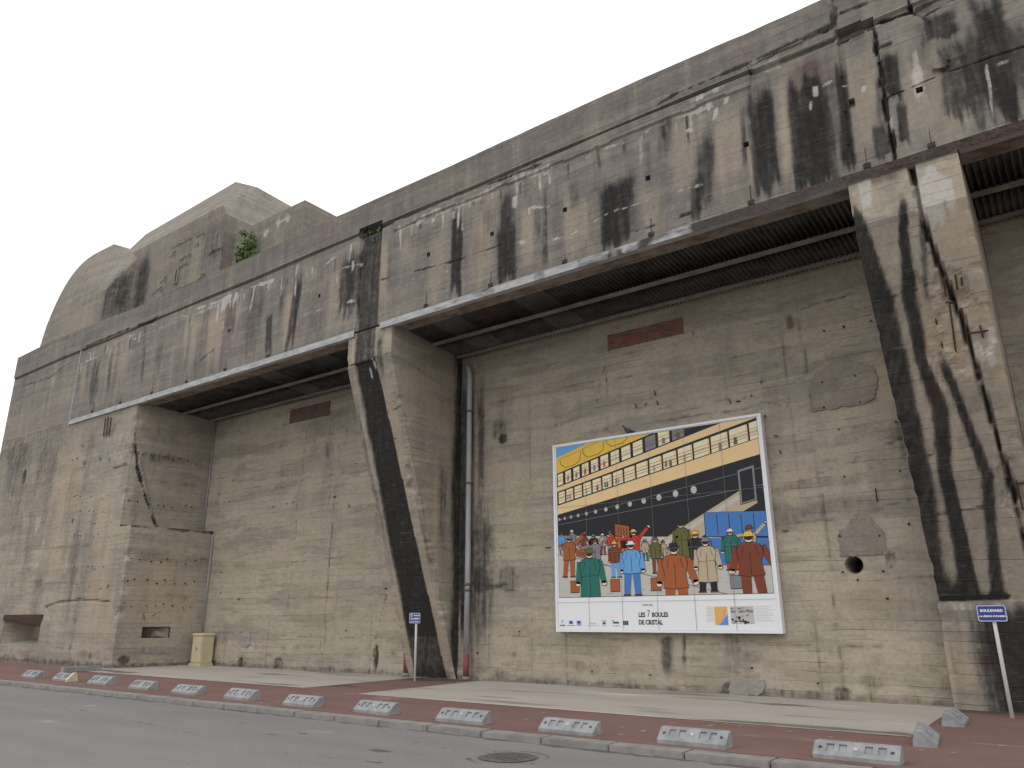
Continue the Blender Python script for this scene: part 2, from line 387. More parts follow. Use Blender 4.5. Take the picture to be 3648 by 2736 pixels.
M_IRON = simple('cast_iron', (0.10, 0.092, 0.088), (0.16, 0.145, 0.135), 18, 0.75, bump=0.003)
M_LEAF = simple('leaf_green', (0.045, 0.10, 0.022), (0.10, 0.17, 0.04), 5, 0.6)
M_STEM = simple('stem_brown', (0.09, 0.07, 0.045), (0.13, 0.10, 0.07), 9, 0.9)

def ground_mat(name, c1, c2, spec1, spec2, sc=60.0, bumpd=0.004, use_st=False, rough=0.9):
    n = NT(name)
    f = n.noise(n.vec(n.pos, (0.25, 1, 1)), 1.1, 6, 0.6); g = n.noise(n.pos, sc, 3, 0.7); v = n.vor(n.pos, sc * 1.4)
    c = n.mix(n.step(f, 0.35, 0.65), c1, c2)
    c = n.mix(n.m_('MULTIPLY', n.step(g, 0.45, 0.65), 0.6), c, spec1)
    c = n.mix(n.m_('MULTIPLY', n.step(v, 0.3, 0.15), 0.5), c, spec2)
    if use_st:
        dk, wh, ru, tn = n.attr()
        nn = n.noise(n.vec(n.pos, (0.5, 1.4, 1)), 2.2, 6, 0.65)
        def so_(a, k=0.9): return n.step(n.m_('ADD', a, n.m_('MULTIPLY', n.m_('SUBTRACT', nn, 0.5), n.m_('MINIMUM', n.m_('MULTIPLY', a, k * 3), k))), 0.2, 0.85)
        c = n.mix(n.m_('MULTIPLY', so_(dk), 0.72), c, (0.055, 0.045, 0.035))
        c = n.mix(n.m_('MULTIPLY', so_(wh), 0.55), c, (0.66, 0.60, 0.52))
        c = n.mix(n.m_('MULTIPLY', so_(tn), 0.6), c, (0.22, 0.18, 0.14))
    n.bump(n.m_('ADD', g, v), bumpd, 0.7)
    return n.done(c, rough, 0, 0.3)
M_ROAD = ground_mat('asphalt', (0.205, 0.20, 0.194), (0.235, 0.228, 0.221), (0.14, 0.137, 0.133), (0.33, 0.32, 0.31), 55, 0.005, True)
M_PAVE = ground_mat('red_asphalt', (0.185, 0.108, 0.092), (0.215, 0.128, 0.11), (0.125, 0.073, 0.063), (0.27, 0.175, 0.155), 50, 0.005, True)
M_APRON = ground_mat('pale_concrete_slab', (0.43, 0.388, 0.338), (0.385, 0.348, 0.306), (0.34, 0.308, 0.27), (0.50, 0.457, 0.404), 26, 0.003, True)
M_EARTH = simple('far_ground', (0.14, 0.12, 0.10), (0.18, 0.16, 0.13), 0.2, 0.95)

# ------------------------------------------------------------------ ground
def lin(a, b, d): return np.linspace(a, b, max(2, int(abs(b - a) / d) + 1))
g = MB(); g.quad((-2500, -2500, -0.02), (2500, -2500, -0.02), (2500, 2500, -0.02), (-2500, 2500, -0.02))
tag(g.build('ground', M_EARTH), kind='structure')
KY0, KY1 = 9.13, 9.42
def flat(z):
    return lambda u, v: np.stack([u, v, np.full_like(u, z)], -1)
def st_road(p):
    s = Stain(p[:, 0], p[:, 1])
    for a, b, r, k in [(-9.6, 7.9, .09, .8), (-9.9, 7.6, .1, .5), (-7.6, 7.5, .12, .8), (-11.4, 8.1, .08, .6), (-13.5, 8.3, .25, .35), (-4.6, 8.6, .3, .25)]:
        s.blob(0, a, b, r * 1.6, r * .7, k)
    s.line(0, [(-30, 9.08), (5, 9.08)], 0.07, 0.8, 0.08, 1.0)
    r2 = np.random.default_rng(31)
    for i in range(40): s.blob(int(r2.choice([0, 3, 1])), r2.uniform(-22, 2), r2.uniform(6.3, 9.1), r2.uniform(.1, .9), r2.uniform(.05, .35), r2.uniform(.12, .3), soft=.6, seed=i * 1.7)
    s.line(0, [(-20, 7.2), (-15.5, 7.5), (-11, 7.0), (-8.4, 6.7), (-7, 6.9)], .012, .8, .06, 4, gap=.35); s.line(0, [(-6.6, 8.0), (-8.2, 8.4), (-9.2, 9.0)], .012, .7, .05, 5, gap=.3)
    s.line(3, [(-22, 6.9), (-14, 7.4), (-8.2, 7.0), (-3, 7.2)], 0.05, 0.35, 0.08, 4, gap=.45)
    # trench patch round the manhole
    d = np.hypot((p[:, 0] + 5.98), (p[:, 1] - 8.03))
    s.add(0, (1 - sst(.012, .035, np.abs(d - .475))) * sst(.35, .6, fbm(p[:, 0] * 6, p[:, 1] * 6, 3)) * 1.0)
    s.add(0, (1 - sst(.02, .05, np.abs(d - .345))) * .8)
    return s.c.T
r = MB()
r.grid(lin(-30, 6, .045), lin(6.2, KY0, .045), flat(ZR), stfn=st_road)
r.quad((-400, 6.2, ZR), (-30, 6.2, ZR), (-30, KY0, ZR), (-400, KY0, ZR)); r.quad((6, 6.2, ZR), (400, 6.2, ZR), (400, KY0, ZR), (6, KY0, ZR))
r.quad((-400, -60, ZR), (400, -60, ZR), (400, 6.2, ZR), (-400, 6.2, ZR))
tag(r.build('road', M_ROAD), kind='structure')
SHADE_SPOTS = [(-2.44 - 1.955 * k, 9.8 + .03 * k) for k in range(12)]
def st_pave(p):
    s = Stain(p[:, 0], p[:, 1])
    s.blob(0, -14.5, 15.9, 1.3, .55, .9, seed=3); s.blob(0, -15.2, 13.2, .9, .3, .8, seed=5); s.blob(0, -1.6, 15.75, 1.6, .3, .7, seed=8)
    s.line(0, [(-13, 11.93), (-2, 11.93)], .05, .5, .05, 2, gap=.4)
    for i in range(26): s.blob(3, rng.uniform(-28, 0), rng.uniform(9.6, 13), rng.uniform(.2, .7), rng.uniform(.05, .2), .3, seed=i)
    for i in range(60): s.blob(1, rng.uniform(-20, 0), rng.uniform(9.6, 12), .03, .03, .9, rough=.1)
    s.line(0, [(-30, 9.46), (5, 9.46)], .05, .7, .06, 7, gap=.3); s.line(1, [(-26, 11.9), (-1, 11.9)], .03, .4, .04, 9, gap=.5)
    for i in range(50): s.blob(int(rng.choice([0, 1, 3])), rng.uniform(-27, 0), rng.uniform(9.5, 13), rng.uniform(.1, .9), rng.uniform(.05, .3), rng.uniform(.1, .35), soft=.6, seed=i * 3.3)
    for x_, y_ in SHADE_SPOTS: s.blob(0, x_, y_, .62, .26, .45, soft=.5, rough=.4, seed=x_)  # dirt at each stop's foot, doubling as painted contact shadow
    return s.c.T
r = MB()
r.grid(lin(-30, 6, .05), lin(KY1, YW + .2, .05), flat(ZP), stfn=st_pave)
r.quad((-400, KY1, ZP), (-30, KY1, ZP), (-30, YW + .2, ZP), (-400, YW + .2, ZP)); r.quad((6, KY1, ZP), (400, KY1, ZP), (400, YW + .2, ZP), (6, YW + .2, ZP))
tag(r.build('pavement', M_PAVE), kind='structure')
# kerb of single stones
kb = MB(); kb.quad((-400, KY0 + .02, ZP - .03), (400, KY0 + .02, ZP - .03), (400, KY1, ZP - .03), (-400, KY1, ZP - .03))
kerb = tag(kb.build('kerb', M_MORTAR), kind='structure')
for i in range(48):
    x0 = -44 + i * 1.02
    k = MB(); k.box(x0 + .006, x0 + 1.012, KY0, KY1 - .004, -.01, ZP + .004 + rng.uniform(-.003, .004))
    k.build('kerb_stone', M_KERB, kerb, bevel=.012)
# pale concrete aprons
def st_apron(p):
    s = Stain(p[:, 0], p[:, 1])
    s.line(0, [(-13, YW - .02), (-2, YW - .02)], .09, .7, .08, 1.5); s.line(0, [(-26, YW - .02), (-15, YW - .02)], .09, .7, .08, 1.5)
    for (x, y), ra, rb, k in [((1525, 1510), .8, .14, .6), ((1690, 1523), .75, .2, .65), ((1080, 1490), .9, .25, .35), ((1330, 1510), 1.2, .2, .3), ((1850, 1536), .6, .12, .4), ((600, 1478), .9, .2, .6)]:
        h = hit(x, y, (0, 0, ZP), (0, 0, 1)); s.blob(0, h[0], h[1], ra, rb, k, soft=.5, seed=x)
    pts = [hit(x, y, (0, 0, ZP), (0, 0, 1)) for x, y in [(1490, 1560), (1650, 1569), (1800, 1579), (1930, 1590)]]
    s.line(0, [(q[0], q[1] + .18) for q in pts], .3, .75, .12, 6.0); s.line(0, [(-25.6, 12.9), (-23.5, 12.7)], .3, .8, .2, 2.2)
    s.line(1, [(-12.85, 12.03), (-2.3, 12.03)], .06, .8, .02, 3, gap=.3); s.line(1, [(-25.9, 12.33), (-15, 12.1)], .06, .7, .02, 3, gap=.3)
    s.line(0, [(-7.6, 12), (-7.65, YW)], .02, .35, .01, 3)
    for i in range(70): s.blob(int(rng.choice([0, 1, 3, 3])), rng.uniform(-26, -2.3), rng.uniform(12.1, 16.2), rng.uniform(.2, 1.5), rng.uniform(.06, .3), rng.uniform(.2, .6), soft=.6, seed=i * 2.3)
    for x_ in (-10.3, -5.0, -18.6, -22.3): s.line(0, [(x_, 12), (x_ - .03, YW)], .02, .4, .015, x_, gap=.3)
    s.line(0, [(-12.9, 14.2), (-2.3, 14.25)], .02, .35, .015, 3, gap=.35)
    return s.c.T
for xs, y0 in (((-12.9, -2.28), 11.98), ((-26.3, -15.0), 12.28)):
    a = MB(); a.grid(lin(*xs, .05), lin(y0, YW + .1, .05), flat(ZP + .005), stfn=st_apron)
    tag(a.build('concrete_apron', M_APRON), kind='structure')

# ------------------------------------------------------------------ the bunker
BUNK = empty('bunker', (-16, YF, ZP), 'huge weathered concrete bunker with overhanging lintel and sloping buttresses', 'bunker')
ZL, ZG, ZT = 9.12, 12.28, 13.18         # lintel underside, groove, parapet top

def recess(mb, plane, rect, depth, y=YF, taper=0.0):
    """an inset pocket behind a hole of a facade in the XZ plane (or YZ plane)"""
    a0, a1, z0, z1 = rect
    b0, b1, c0, c1 = a0 + taper, a1 - taper, z0 + taper * .5, z1 - taper * .5
    if plane == 'xz': f = lambda a, d, z: (a, y + d, z)
    else: f = lambda a, d, z: (y - d, a, z)
    o = [f(a0, 0, z0), f(a1, 0, z0), f(a1, 0, z1), f(a0, 0, z1)]; i = [f(b0, depth, c0), f(b1, depth, c0), f(b1, depth, c1), f(b0, depth, c1)]
    mb.add(o + i, [(0, 4, 5, 1), (1, 5, 6, 2), (2, 6, 7, 3), (3, 7, 4, 0), (4, 7, 6, 5)])

# --- lintel and parapet
crack_pts = {'joint': [F(*q3(*p)) for p in [(1510, 0), (1525, 75), (1300, 150), (1310, 230), (1325, 330), (1345, 450), (1365, 560), (1375, 660), (1395, 760), (1425, 900), (1432, 1000)]]}
def line_disp(s, pts, w, depth, wob=.02, seed=0.0):
    m = s.line(0, pts, w, 0.0, wob, seed); return m * depth
def st_front(p):
    s = Stain(p[:, 0], p[:, 2])
    def sk(q, pt, pb, w, amt, ch=0, **kw):
        a, b = F(*q(*pt)), F(*q(*pb)); w = w * {q1: .8, q2: .66, q3: .6}[q]; s.streak(ch, a[0], a[1], b[0], b[1], w, amt, seed=w * 10, **kw)
    up = p[:, 2] < ZG
    # strip over the first buttress
    s.rect(0, -15.22, -14.4, 9.0, 12.15, .84, .04, .03)
    for q, t, b, w, k in [(q2, (735, 215), (725, 780), .28, .95), (q2, (735, 400), (725, 790), .26, .8), (q2, (1045, 70), (1035, 700), .34, .8), (q2, (1040, 280), (1035, 690), .46, .75),
                          (q2, (1270, 60), (1265, 590), .13, .7), (q2, (1705, 20), (1700, 490), .62, .95), (q2, (1700, 80), (1700, 495), .5, .7), (q2, (2185, 20), (2180, 330), .22, .7), (q2, (330, 380), (320, 700), .12, .4), (q2, (560, 330), (560, 600), .3, .3),
                          (q2, (1560, 60), (1550, 400), .2, .3), (q2, (2010, 0), (2000, 300), .25, .35),
                          (q3, (40, 700), (30, 980), .25, .55), (q3, (290, 780), (275, 1300), .34, .75), (q3, (500, 600), (525, 1000), .1, .6), (q3, (600, 500), (680, 1220), .48, 1.0), (q3, (590, 700), (640, 1200), .3, .8),
                          (q3, (880, 370), (940, 1170), .62, 1.0), (q3, (900, 600), (950, 1150), .5, .85), (q3, (1085, 290), (1155, 1010), .17, .95), (q3, (1040, 350), (1080, 1000), .35, .45),
                          (q3, (1395, 285), (1430, 620), .2, .95), (q3, (1465, 600), (1495, 890), .15, .9), (q3, (1330, 700), (1370, 960), .28, .75), (q3, (1330, 420), (1345, 700), .14, .6),
                          (q3, (1790, 180), (1850, 800), .42, .75), (q3, (1960, -120), (2090, 740), .42, .95), (q3, (1900, 100), (1990, 760), .3, .6), (q3, (2150, 100), (2250, 640), .4, .6), (q3, (2060, 300), (2120, 720), .25, .8), (q3, (1680, 80), (1740, 260), .45, .8),
                          (q1, (1825, 600), (1760, 1090), .24, .85), (q1, (2125, 500), (2085, 900), .36, .8), (q1, (2180, 450), (2150, 860), .2, .7), (q1, (1640, 850), (1630, 1150), .2, .75), (q1, (1410, 790), (1395, 980), .35, .5),
                          (q1, (890, 890), (860, 1330), .16, .5), (q1, (600, 1130), (560, 1420), .42, .6), (q1, (690, 1080), (655, 1360), .2, .5), (q1, (1560, 760), (1530, 1120), .5, .4), (q1, (1220, 950), (1195, 1280), .25, .3), (q1, (1950, 700), (1900, 1060), .4, .35)]:
        sk(q, t, b, w, k, bot=.12, soft=.34)
    for q, t, b, w, k in [(q3, (620, 480), (670, 1000), .2, .8), (q3, (900, 350), (920, 600), .45, .8), (q3, (940, 500), (990, 1050), .2, .7), (q3, (1870, 300), (1920, 640), .2, .5), (q3, (60, 700), (40, 950), .3, .4)]:
        sk(q, t, b, w, k, 2)
    for q, t, b, w, k in [(q2, (290, 400), (265, 860), .35, .7), (q2, (620, 330), (600, 880), .4, .5), (q2, (880, 220), (870, 800), .45, .6), (q2, (1160, 200), (1150, 640), .25, .7), (q2, (1480, 150), (1470, 560), .5, .5), (q2, (1940, 60), (1930, 420), .35, .45),
                          (q3, (150, 650), (130, 1250), .4, .55), (q3, (430, 620), (410, 1230), .5, .6), (q3, (545, 780), (590, 1170), .12, .9), (q3, (770, 560), (810, 1140), .25, .9), (q3, (1200, 250), (1240, 900), .5, .45), (q3, (1470, 620), (1510, 880), .12, .8), (q3, (1640, 300), (1680, 860), .6, .5), (q3, (1790, 640), (1830, 860), .3, .5), (q3, (2020, 100), (2080, 600), .1, .8),
                          (q1, (1320, 820), (1290, 1250), .55, .85), (q1, (1200, 860), (1180, 1250), .35, .45), (q1, (1790, 680), (1730, 1100), .35, .7), (q1, (2060, 560), (2010, 1020), .4, .5), (q1, (780, 960), (740, 1350), .5, .5), (q1, (520, 1150), (500, 1450), .25, .4)]:
        sk(q, t, b, w, k, 3)
    # lime: runs under the groove and along cracks
    for q, t, b, w, k in [(q2, (390, 350), (388, 550), .05, 1), (q2, (745, 240), (735, 420), .06, .9), (q2, (765, 330), (768, 390), .05, .9), (q2, (1172, 240), (1172, 300), .05, 1), (q2, (460, 350), (455, 420), .06, .8), (q2, (510, 310), (500, 350), .14, .8), (q2, (1085, 170), (1080, 260), .12, 1),
                          (q3, (1565, 400), (1600, 650), .15, .75), (q3, (1545, 310), (1580, 480), .08, .7), (q3, (410, 590), (405, 650), .1, 1), (q3, (350, 660), (335, 740), .09, 1), (q3, (310, 620), (300, 660), .1, .9), (q3, (180, 780), (190, 815), .14, .9), (q3, (1236, 505), (1240, 560), .07, 1), (q3, (950, 520), (955, 600), .1, .8), (q3, (920, 620), (925, 685), .06, .9), (q3, (1405, 720), (1415, 820), .06, 1),
                          (q3, (1030, 500), (1010, 530), .12, .8), (q3, (1130, 500), (1120, 520), .1, .9), (q3, (2090, 370), (2085, 410), .14, .8), (q3, (1985, 400), (2030, 720), .05, .8),
                          (q1, (1810, 570), (1790, 780), .08, .8), (q1, (2135, 460), (2120, 600), .05, .9), (q1, (2145, 560), (2140, 640), .06, 1), (q1, (2050, 640), (2045, 700), .05, .9), (q1, (1640, 680), (1620, 780), .09, .9), (q1, (1545, 720), (1510, 920), .06, .9), (q1, (1380, 770), (1350, 880), .25, .9), (q1, (1440, 750), (1420, 830), .1, .9), (q1, (500, 1180), (490, 1260), .05, .9), (q1, (1360, 930), (1350, 990), .05, .8), (q1, (1870, 600), (1860, 680), .1, .5)]:
        sk(q, t, b, w, k, 1, top=.05)
    for q, pts, w, k in [(q2, [(1100, 250), (1200, 240), (1290, 236)], .035, 1), (q2, [(280, 420), (420, 360), (700, 250), (830, 185)], .06, .7), (q2, [(480, 310), (830, 190), (960, 120), (1080, 60), (1300, 0)], .09, .6), (q2, [(1110, 455), (1400, 420), (1640, 280)], .03, .8), (q2, [(1640, 275), (2100, 130), (2212, 100)], .025, .6), (q2, [(380, 690), (700, 620)], .025, .7),
                         (q3, [(0, 700), (140, 650), (260, 590)], .12, .8), (q3, [(250, 600), (480, 500), (560, 460)], .07, .7), (q3, [(560, 400), (700, 360), (720, 400), (600, 440)], .12, .55),
                         (q1, [(1200, 850), (1330, 810), (1480, 735), (1660, 680)], .06, .9), (q1, [(530, 1170), (650, 1120), (780, 1050), (980, 970)], .05, .8), (q1, [(900, 960), (1130, 890)], .04, .6), (q1, [(650, 1180), (830, 1100)], .03, .6), (q1, [(1830, 890), (2160, 800)], .03, .8), (q1, [(2030, 620), (2190, 580)], .04, .7), (q1, [(820, 1060), (950, 980)], .03, .6)]:
        s.line(1, [F(*q(*a)) for a in pts], w, k, .06, w * 70, gap=.42)
    # lime line with short drips under the cover band
    r3 = np.random.default_rng(17)
    for a0, a1, zc in ((-13.7, -4.6, 11.93), (-24.3, -16.2, 11.9), (-31.5, -26.5, 12.05)):
        n_ = int((a1 - a0) * 5)
        s.line(1, [(a0 + (a1 - a0) * k / 12, zc + r3.uniform(-.08, .05)) for k in range(13)], .03, .6, .06, a0, gap=.44)
        for k in range(n_):
            a = r3.uniform(a0, a1); z = zc + r3.uniform(-.1, .05); s.streak(1 if r3.random() < .6 else 0, a, z, a, z - abs(r3.normal(0, .35)) - .08, r3.uniform(.02, .06), r3.uniform(.4, .9), top=.05, seed=k)
    # random fine runs
    r2 = np.random.default_rng(3)
    for i in range(70):
        a = r2.uniform(-38, 3); z = r2.uniform(11.2, 12.2)
        s.streak(int(r2.choice([0, 0, 3, 3])), a, z, a, z - r2.uniform(.4, 2.4), r2.uniform(.03, .16), r2.uniform(.25, .6), seed=i)
    s.add(0, .25 * sst(ZG - .5, ZG, p[:, 2]) * fbm(p[:, 0] * .8, p[:, 2] * .3, 3) * up)
    # groove and cracks
    s.line(0, crack_pts['joint'], .045, 1.0, .05, 1.0)
    for pts, w in FCRACKS: s.line(0, pts, w, .9, .04, w * 99, gap=.3)
    s.add(0, np.where(up, 0, .18 + .12 * fbm(p[:, 0] * .6, p[:, 2], 3)))
    s.c[:, p[:, 0] < -31.95] *= .55; s.add(3, .3 * (p[:, 0] < -31.95) * sst(12, 9.2, p[:, 2])); s.c[0] *= .96; s.c[1] *= .95
    return s.c.T
FCRACKS = [([F(*q3(*p)) for p in [(0, 640), (100, 580), (540, 395), (560, 460)]], .04), ([F(*q3(*p)) for p in [(550, 395), (840, 255), (1060, 160), (1060, 60), (980, 45)]], .05),
           ([F(*q3(*p)) for p in [(1320, 300), (1405, 270)]], .04), ([F(*q3(*p)) for p in [(1590, 100), (1790, 0)]], .05), ([F(*q3(*p)) for p in [(1525, 75), (1600, 110), (1640, 150)]], .04), ([F(*q3(*p)) for p in [(1100, 80), (1320, 0)]], .025), ([F(*q3(*p)) for p in [(1380, 600), (1760, 440), (2212, 290)]], .02),
           ([F(*q2(*p)) for p in [(270, 360), (580, 240), (840, 130), (1090, 45), (1250, -20)]], .035), ([F(*q2(*p)) for p in [(260, 680), (700, 570), (1000, 470)]], .015), ([F(*q2(*p)) for p in [(1650, 440), (2212, 250)]], .015),
           ([F(*q1(*p)) for p in [(530, 1080), (800, 970), (900, 935), (960, 905)]], .05), ([F(*q1(*p)) for p in [(1190, 1190), (1300, 1100)]], .02), ([F(*q1(*p)) for p in [(140, 1320), (300, 1270), (390, 1200)]], .03),
           ([F(*q1(*p)) for p in [(130, 1700), (250, 1620), (400, 1555)]], .05), ([F(*q1(*p)) for p in [(550, 930), (480, 960), (330, 1030), (140, 1120)]], .03)]
def d_front(u, v):
    s = Stain(u, v); d = (fbm(u * .35, v * .8, 4) - .5) * .03 + (fbm(u * 2.2, v * 2.2, 4) - .5) * .012
    d = d - .10 * s.line(0, crack_pts['joint'], .035, 0, .05, 1.0)
    for pts, w in FCRACKS: d = d - .025 * s.line(0, pts, w * .8, 0, .04, w * 99, gap=.3)
    # blocks of the damaged upper right that stand proud or have fallen
    def inside(poly):
        pl = [F(*q3(*p)) for p in poly]; c = np.zeros(len(u), bool); j = len(pl) - 1
        for i in range(len(pl)):
            xi, zi = pl[i]; xj, zj = pl[j]
            k = ((zi > v) != (zj > v)) & (u < (xj - xi) * (v - zi) / (zj - zi + 1e-9) + xi); c ^= k; j = i
        return c
    d = d + .04 * ((v > 11.97 + .05 * (fbm(u * 1.5, u * 0, 3) - .5)) & (v < ZG) & (u > -13.9) & (u < F(*q3(555, 430))[0]))
    d = d - .05 * inside([(560, 400), (1060, 170), (1070, 260), (700, 420), (570, 460)])
    d = d - .22 * inside([(1068, 190), (1290, 105), (1300, 160), (1160, 200), (1150, 240), (1090, 255)])
    d = d - .14 * inside([(1080, 260), (1300, 150), (1330, 450), (1390, 760), (1430, 920), (1180, 1000), (1150, 900), (1110, 500)]) * .6
    d = d - .10 * inside([(1530, 80), (1600, 30), (1780, -60), (1790, 0), (1600, 110)])
    d = d + .06 * inside([(1690, 335), (1760, 360), (1750, 430), (1660, 440), (1660, 390)]) * 1.3
    # strip above the first buttress set back a little
    d = d - .07 * ((u > -15.22) & (u < -14.4) & (v < 12.2))
    # lintel face proud of the end block on the left
    d = d + .03 * ((u > -31.95) & (v < 12.35))
    # cover band under the parapet: groove and set-back
    gz = ZG + .02 * np.sin(u * .7)
    d = d - .055 * (1 - sst(.02, .05, np.abs(v - gz)))
    d = d + .05 * sst(gz - .01, gz + .04, v) * (u < F(*q3(1060, 100))[0])
    return d
def fn_front(u, v):
    top = sst(ZT - .12, ZT, v)
    z = v + top * ((fbm(u * .5, u * 0 + 2, 4) - .5) * .10 + .07 * (1 - ((u + 9) / 10) ** 2) * (u > -19) + .16 * sst(-27, -33.5, u))
    return np.stack([u, YF - d_front(u, v), z], -1)
ties = [F(*q2(*p)) for p in [(560, 525), (945, 400), (1388, 255), (1888, 62)]] + [F(*q3(*p)) for p in [(530, 880), (1165, 615), (1580, 550)]] + [F(*q2(228, 430))] + [F(*q1(*p)) for p in [(1395, 985), (1940, 775)]]
holes = [(a - .055, a + .055, z - .06, z + .06) for a, z in ties]
n1 = (-15.3, -14.36, 12.17, 12.47); holes.append(n1)
ft = MB()
ft.grid(np.unique(np.concatenate([lin(-38.4, -5.5, .05), lin(-5.5, 1.6, .03), lin(1.6, 7.5, .1)])), np.unique(np.concatenate([lin(ZL + .16, ZT, .04), [ZG - .05, ZG - .02, ZG, ZG + .02, ZG + .05]])), fn_front, holes, st_front)
for h in holes: recess(ft, 'xz', h, .55 if h is n1 else .16)
# underside edge, top slab and left return
ft.quad((-26.9, YF, ZL + .16), (7.5, YF, ZL + .16), (7.5, YF + .56, ZL + .16), (-26.9, YF + .56, ZL + .16))
ft.quad((-38.4, YF - .05, ZT - .01), (7.5, YF - .05, ZT - .01), (7.5, 60, ZT - .01), (-38.4, 60, ZT - .01))
ft.build('lintel', M_FACE, BUNK)

# --- the bay back wall
hr = WL(1845, 1220); HR = .165
hole_w = (hr[0] - .3, hr[0] + .3, hr[1] - .3, hr[1] + .3)
WCR = [([WL(*q4(*p)) for p in [(835, 260), (865, 520), (915, 780), (925, 960), (950, 1200), (985, 1480), (995, 1700)]], .018),
       ([WL(*q7(*p)) for p in [(985, 0), (1015, 170), (1050, 560), (1075, 900), (1110, 1020), (1120, 1200)]], .02),
       ([WL(*q4(*p)) for p in [(980, 1340), (1180, 1270), (1300, 1190), (1470, 1130)]], .02), ([WL(*q4(*p)) for p in [(1280, 1590), (1400, 1530), (1540, 1505)]], .02),
       ([WL(*q6(*p)) for p in [(1560, 850), (1565, 1160)]], .015), ([WL(*q6(*p)) for p in [(70, 1100), (95, 800), (130, 300), (160, 0)]], .02), ([WL(*q6(*p)) for p in [(360, 1100), (400, 900), (470, 620)]], .015),
       ([WL(*q5(*p)) for p in [(1860, 60), (1830, 260), (1800, 520), (1790, 700), (1760, 1000), (1720, 1300)]], .018), ([WL(*q5(*p)) for p in [(2050, 150), (2020, 600), (1990, 900), (1965, 1400)]], .016),
       ([WL(*q2(*p)) for p in [(1650, 1100), (1600, 1280), (1575, 1420)]], .018), ([WL(*q4(*p)) for p in [(0, 950), (300, 900), (500, 880), (800, 940), (920, 930)]], .015), ([WL(*q4(*p)) for p in [(860, 335), (1100, 270), (1260, 200)]], .018),
       ([WL(*q7(*p)) for p in [(155, 850), (150, 1060), (165, 1180), (185, 1170)]], .025)]
TIES = []
def st_wall(p):
    s = Stain(p[:, 0], p[:, 2]); r2 = np.random.default_rng(5)
    # wavy pour bands
    for i in range(26):
        z = r2.uniform(.3, 8.6); a = r2.uniform(-26, 0); L = r2.uniform(1.5, 6)
        s.line(3 if i % 3 else 0, [(a, z), (a + L * .4, z + r2.uniform(-.25, .35)), (a + L, z + r2.uniform(-.2, .3))], r2.uniform(.05, .22), .7 if i % 3 else .38, .15, i * 1.9, gap=.36)
    for i in range(70):
        a = r2.uniform(-26, .5); z = r2.uniform(5, 9); s.streak(int(r2.choice([3, 3, 0])), a, z, a, z - r2.uniform(.6, 4), r2.uniform(.05, .22), r2.uniform(.2, .42), seed=i)
    for z in (1.15, 2.3, 3.45, 4.7, 6.1, 7.4):
        s.line(0, [(a, z + .06 * math.sin(a * .5 + z)) for a in np.arange(-26, 1.5, 1.5)], .014, .55, .03, z * 3, gap=.42)
    for x_ in (-24.2, -21.9, -19.3, -17.1, -11.4, -9.0, -6.6, -4.55): s.line(0, [(x_, .2), (x_ + .02, 3), (x_ - .02, 8.6)], .012, .5, .02, x_, gap=.5)
    lo = sst(2.2, .2, p[:, 2]); s.add(3, lo * .35 * fbm(p[:, 0] * .5, p[:, 2] * 2, 4)); s.line(0, [(-26, .16), (1, .16)], .07, .55, .08, 3)
    for i in range(60): s.blob(0, r2.uniform(-26, -2), r2.uniform(.15, .9), r2.uniform(.05, .3), r2.uniform(.04, .12), .35, seed=i * 3.1)
    # dark damp round the downpipe
    s.streak(0, -13.62, 9.0, -13.6, .3, .26, .95, bot=.1); s.streak(0, -13.1, 8.9, -13.05, 3.4, .13, .7); s.streak(0, -12.95, 5.2, -12.9, .6, .35, .62); s.streak(0, -13.2, 4, -13.15, .3, .3, .5)
    s.blob(0, *WL(*q6(1040, 520)), .28, .3, .75, seed=2); s.blob(0, *WL(*q6(1210, 510)), .34, .35, .55, seed=4); s.line(0, [WL(*q6(*a)) for a in [(1000, 540), (1120, 560), (1200, 545)]], .05, .7, .05, 2)
    s.streak(2, *WL(*q2(870, 1400)), *WL(*q2(880, 1570)), .14, .5); s.streak(3, *WL(*q2(870, 1400)), *WL(*q2(880, 1600)), .2, .7)
    s.blob(0, *WL(*q2(985, 1580)), .26, .3, .6, seed=6); s.blob(0, *WL(1087, 948), .16, .16, 1, rough=.15); s.line(0, [WL(*q2(*a)) for a in [(1020, 1590), (1300, 1570), (1500, 1500)]], .06, .4, .06, 3)
    # patches
    s.blob(3, *WL(*q4(1370, 830)), .18, .8, .9, seed=3)
    s.blob(0, *WL(*q7(1480, 650)), 1.0, .4, .3, seed=12); s.blob(3, *WL(*q7(1250, 620)), 1.0, .32, .7, seed=4)
    for q, t, b, w, k in [(q7, (45, 850), (45, 1110), .12, .55), (q7, (150, 850), (155, 1080), .05, .5), (q7, (440, 850), (440, 1160), .18, .35), (q6, (2180, 850), (2180, 1110), .12, .55), (q7, (500, 860), (500, 1000), .3, .25)]:
        A0, B0 = WL(*q(*t)), WL(*q(*b)); s.streak(0, *A0, *B0, w, k, top=.02)
    s.rect(0, *[WL(*q7(x, 1170))[0] for x in (430, 640)], WL(*q7(500, 1220))[1], WL(*q7(500, 1130))[1], .3, .05, .05, 5)
    for q in [(420, 1190), (1110, 1220)]: s.blob(0, *WL(*q7(*q)), .17, .16, .6, seed=q[0])
    for q in [(1460, 1135), (1950, 1165)]: s.blob(0, *WL(*q6(*q)), .2, .2, .35, seed=q[0])
    s.blob(0, *WL(*q6(405, 990)), .1, .35, .95, rough=.25, seed=1); s.blob(0, *WL(*q5(1455, 1470)), .16, .2, .8, rough=.3); s.blob(0, *WL(*q5(1685, 1475)), .24, .2, .6, rough=.5, seed=4)
    s.rect(0, *[WL(*q5(x, 1320))[0] for x in (1465, 1520)], WL(*q5(1490, 1370))[1], WL(*q5(1490, 1280))[1], .3)
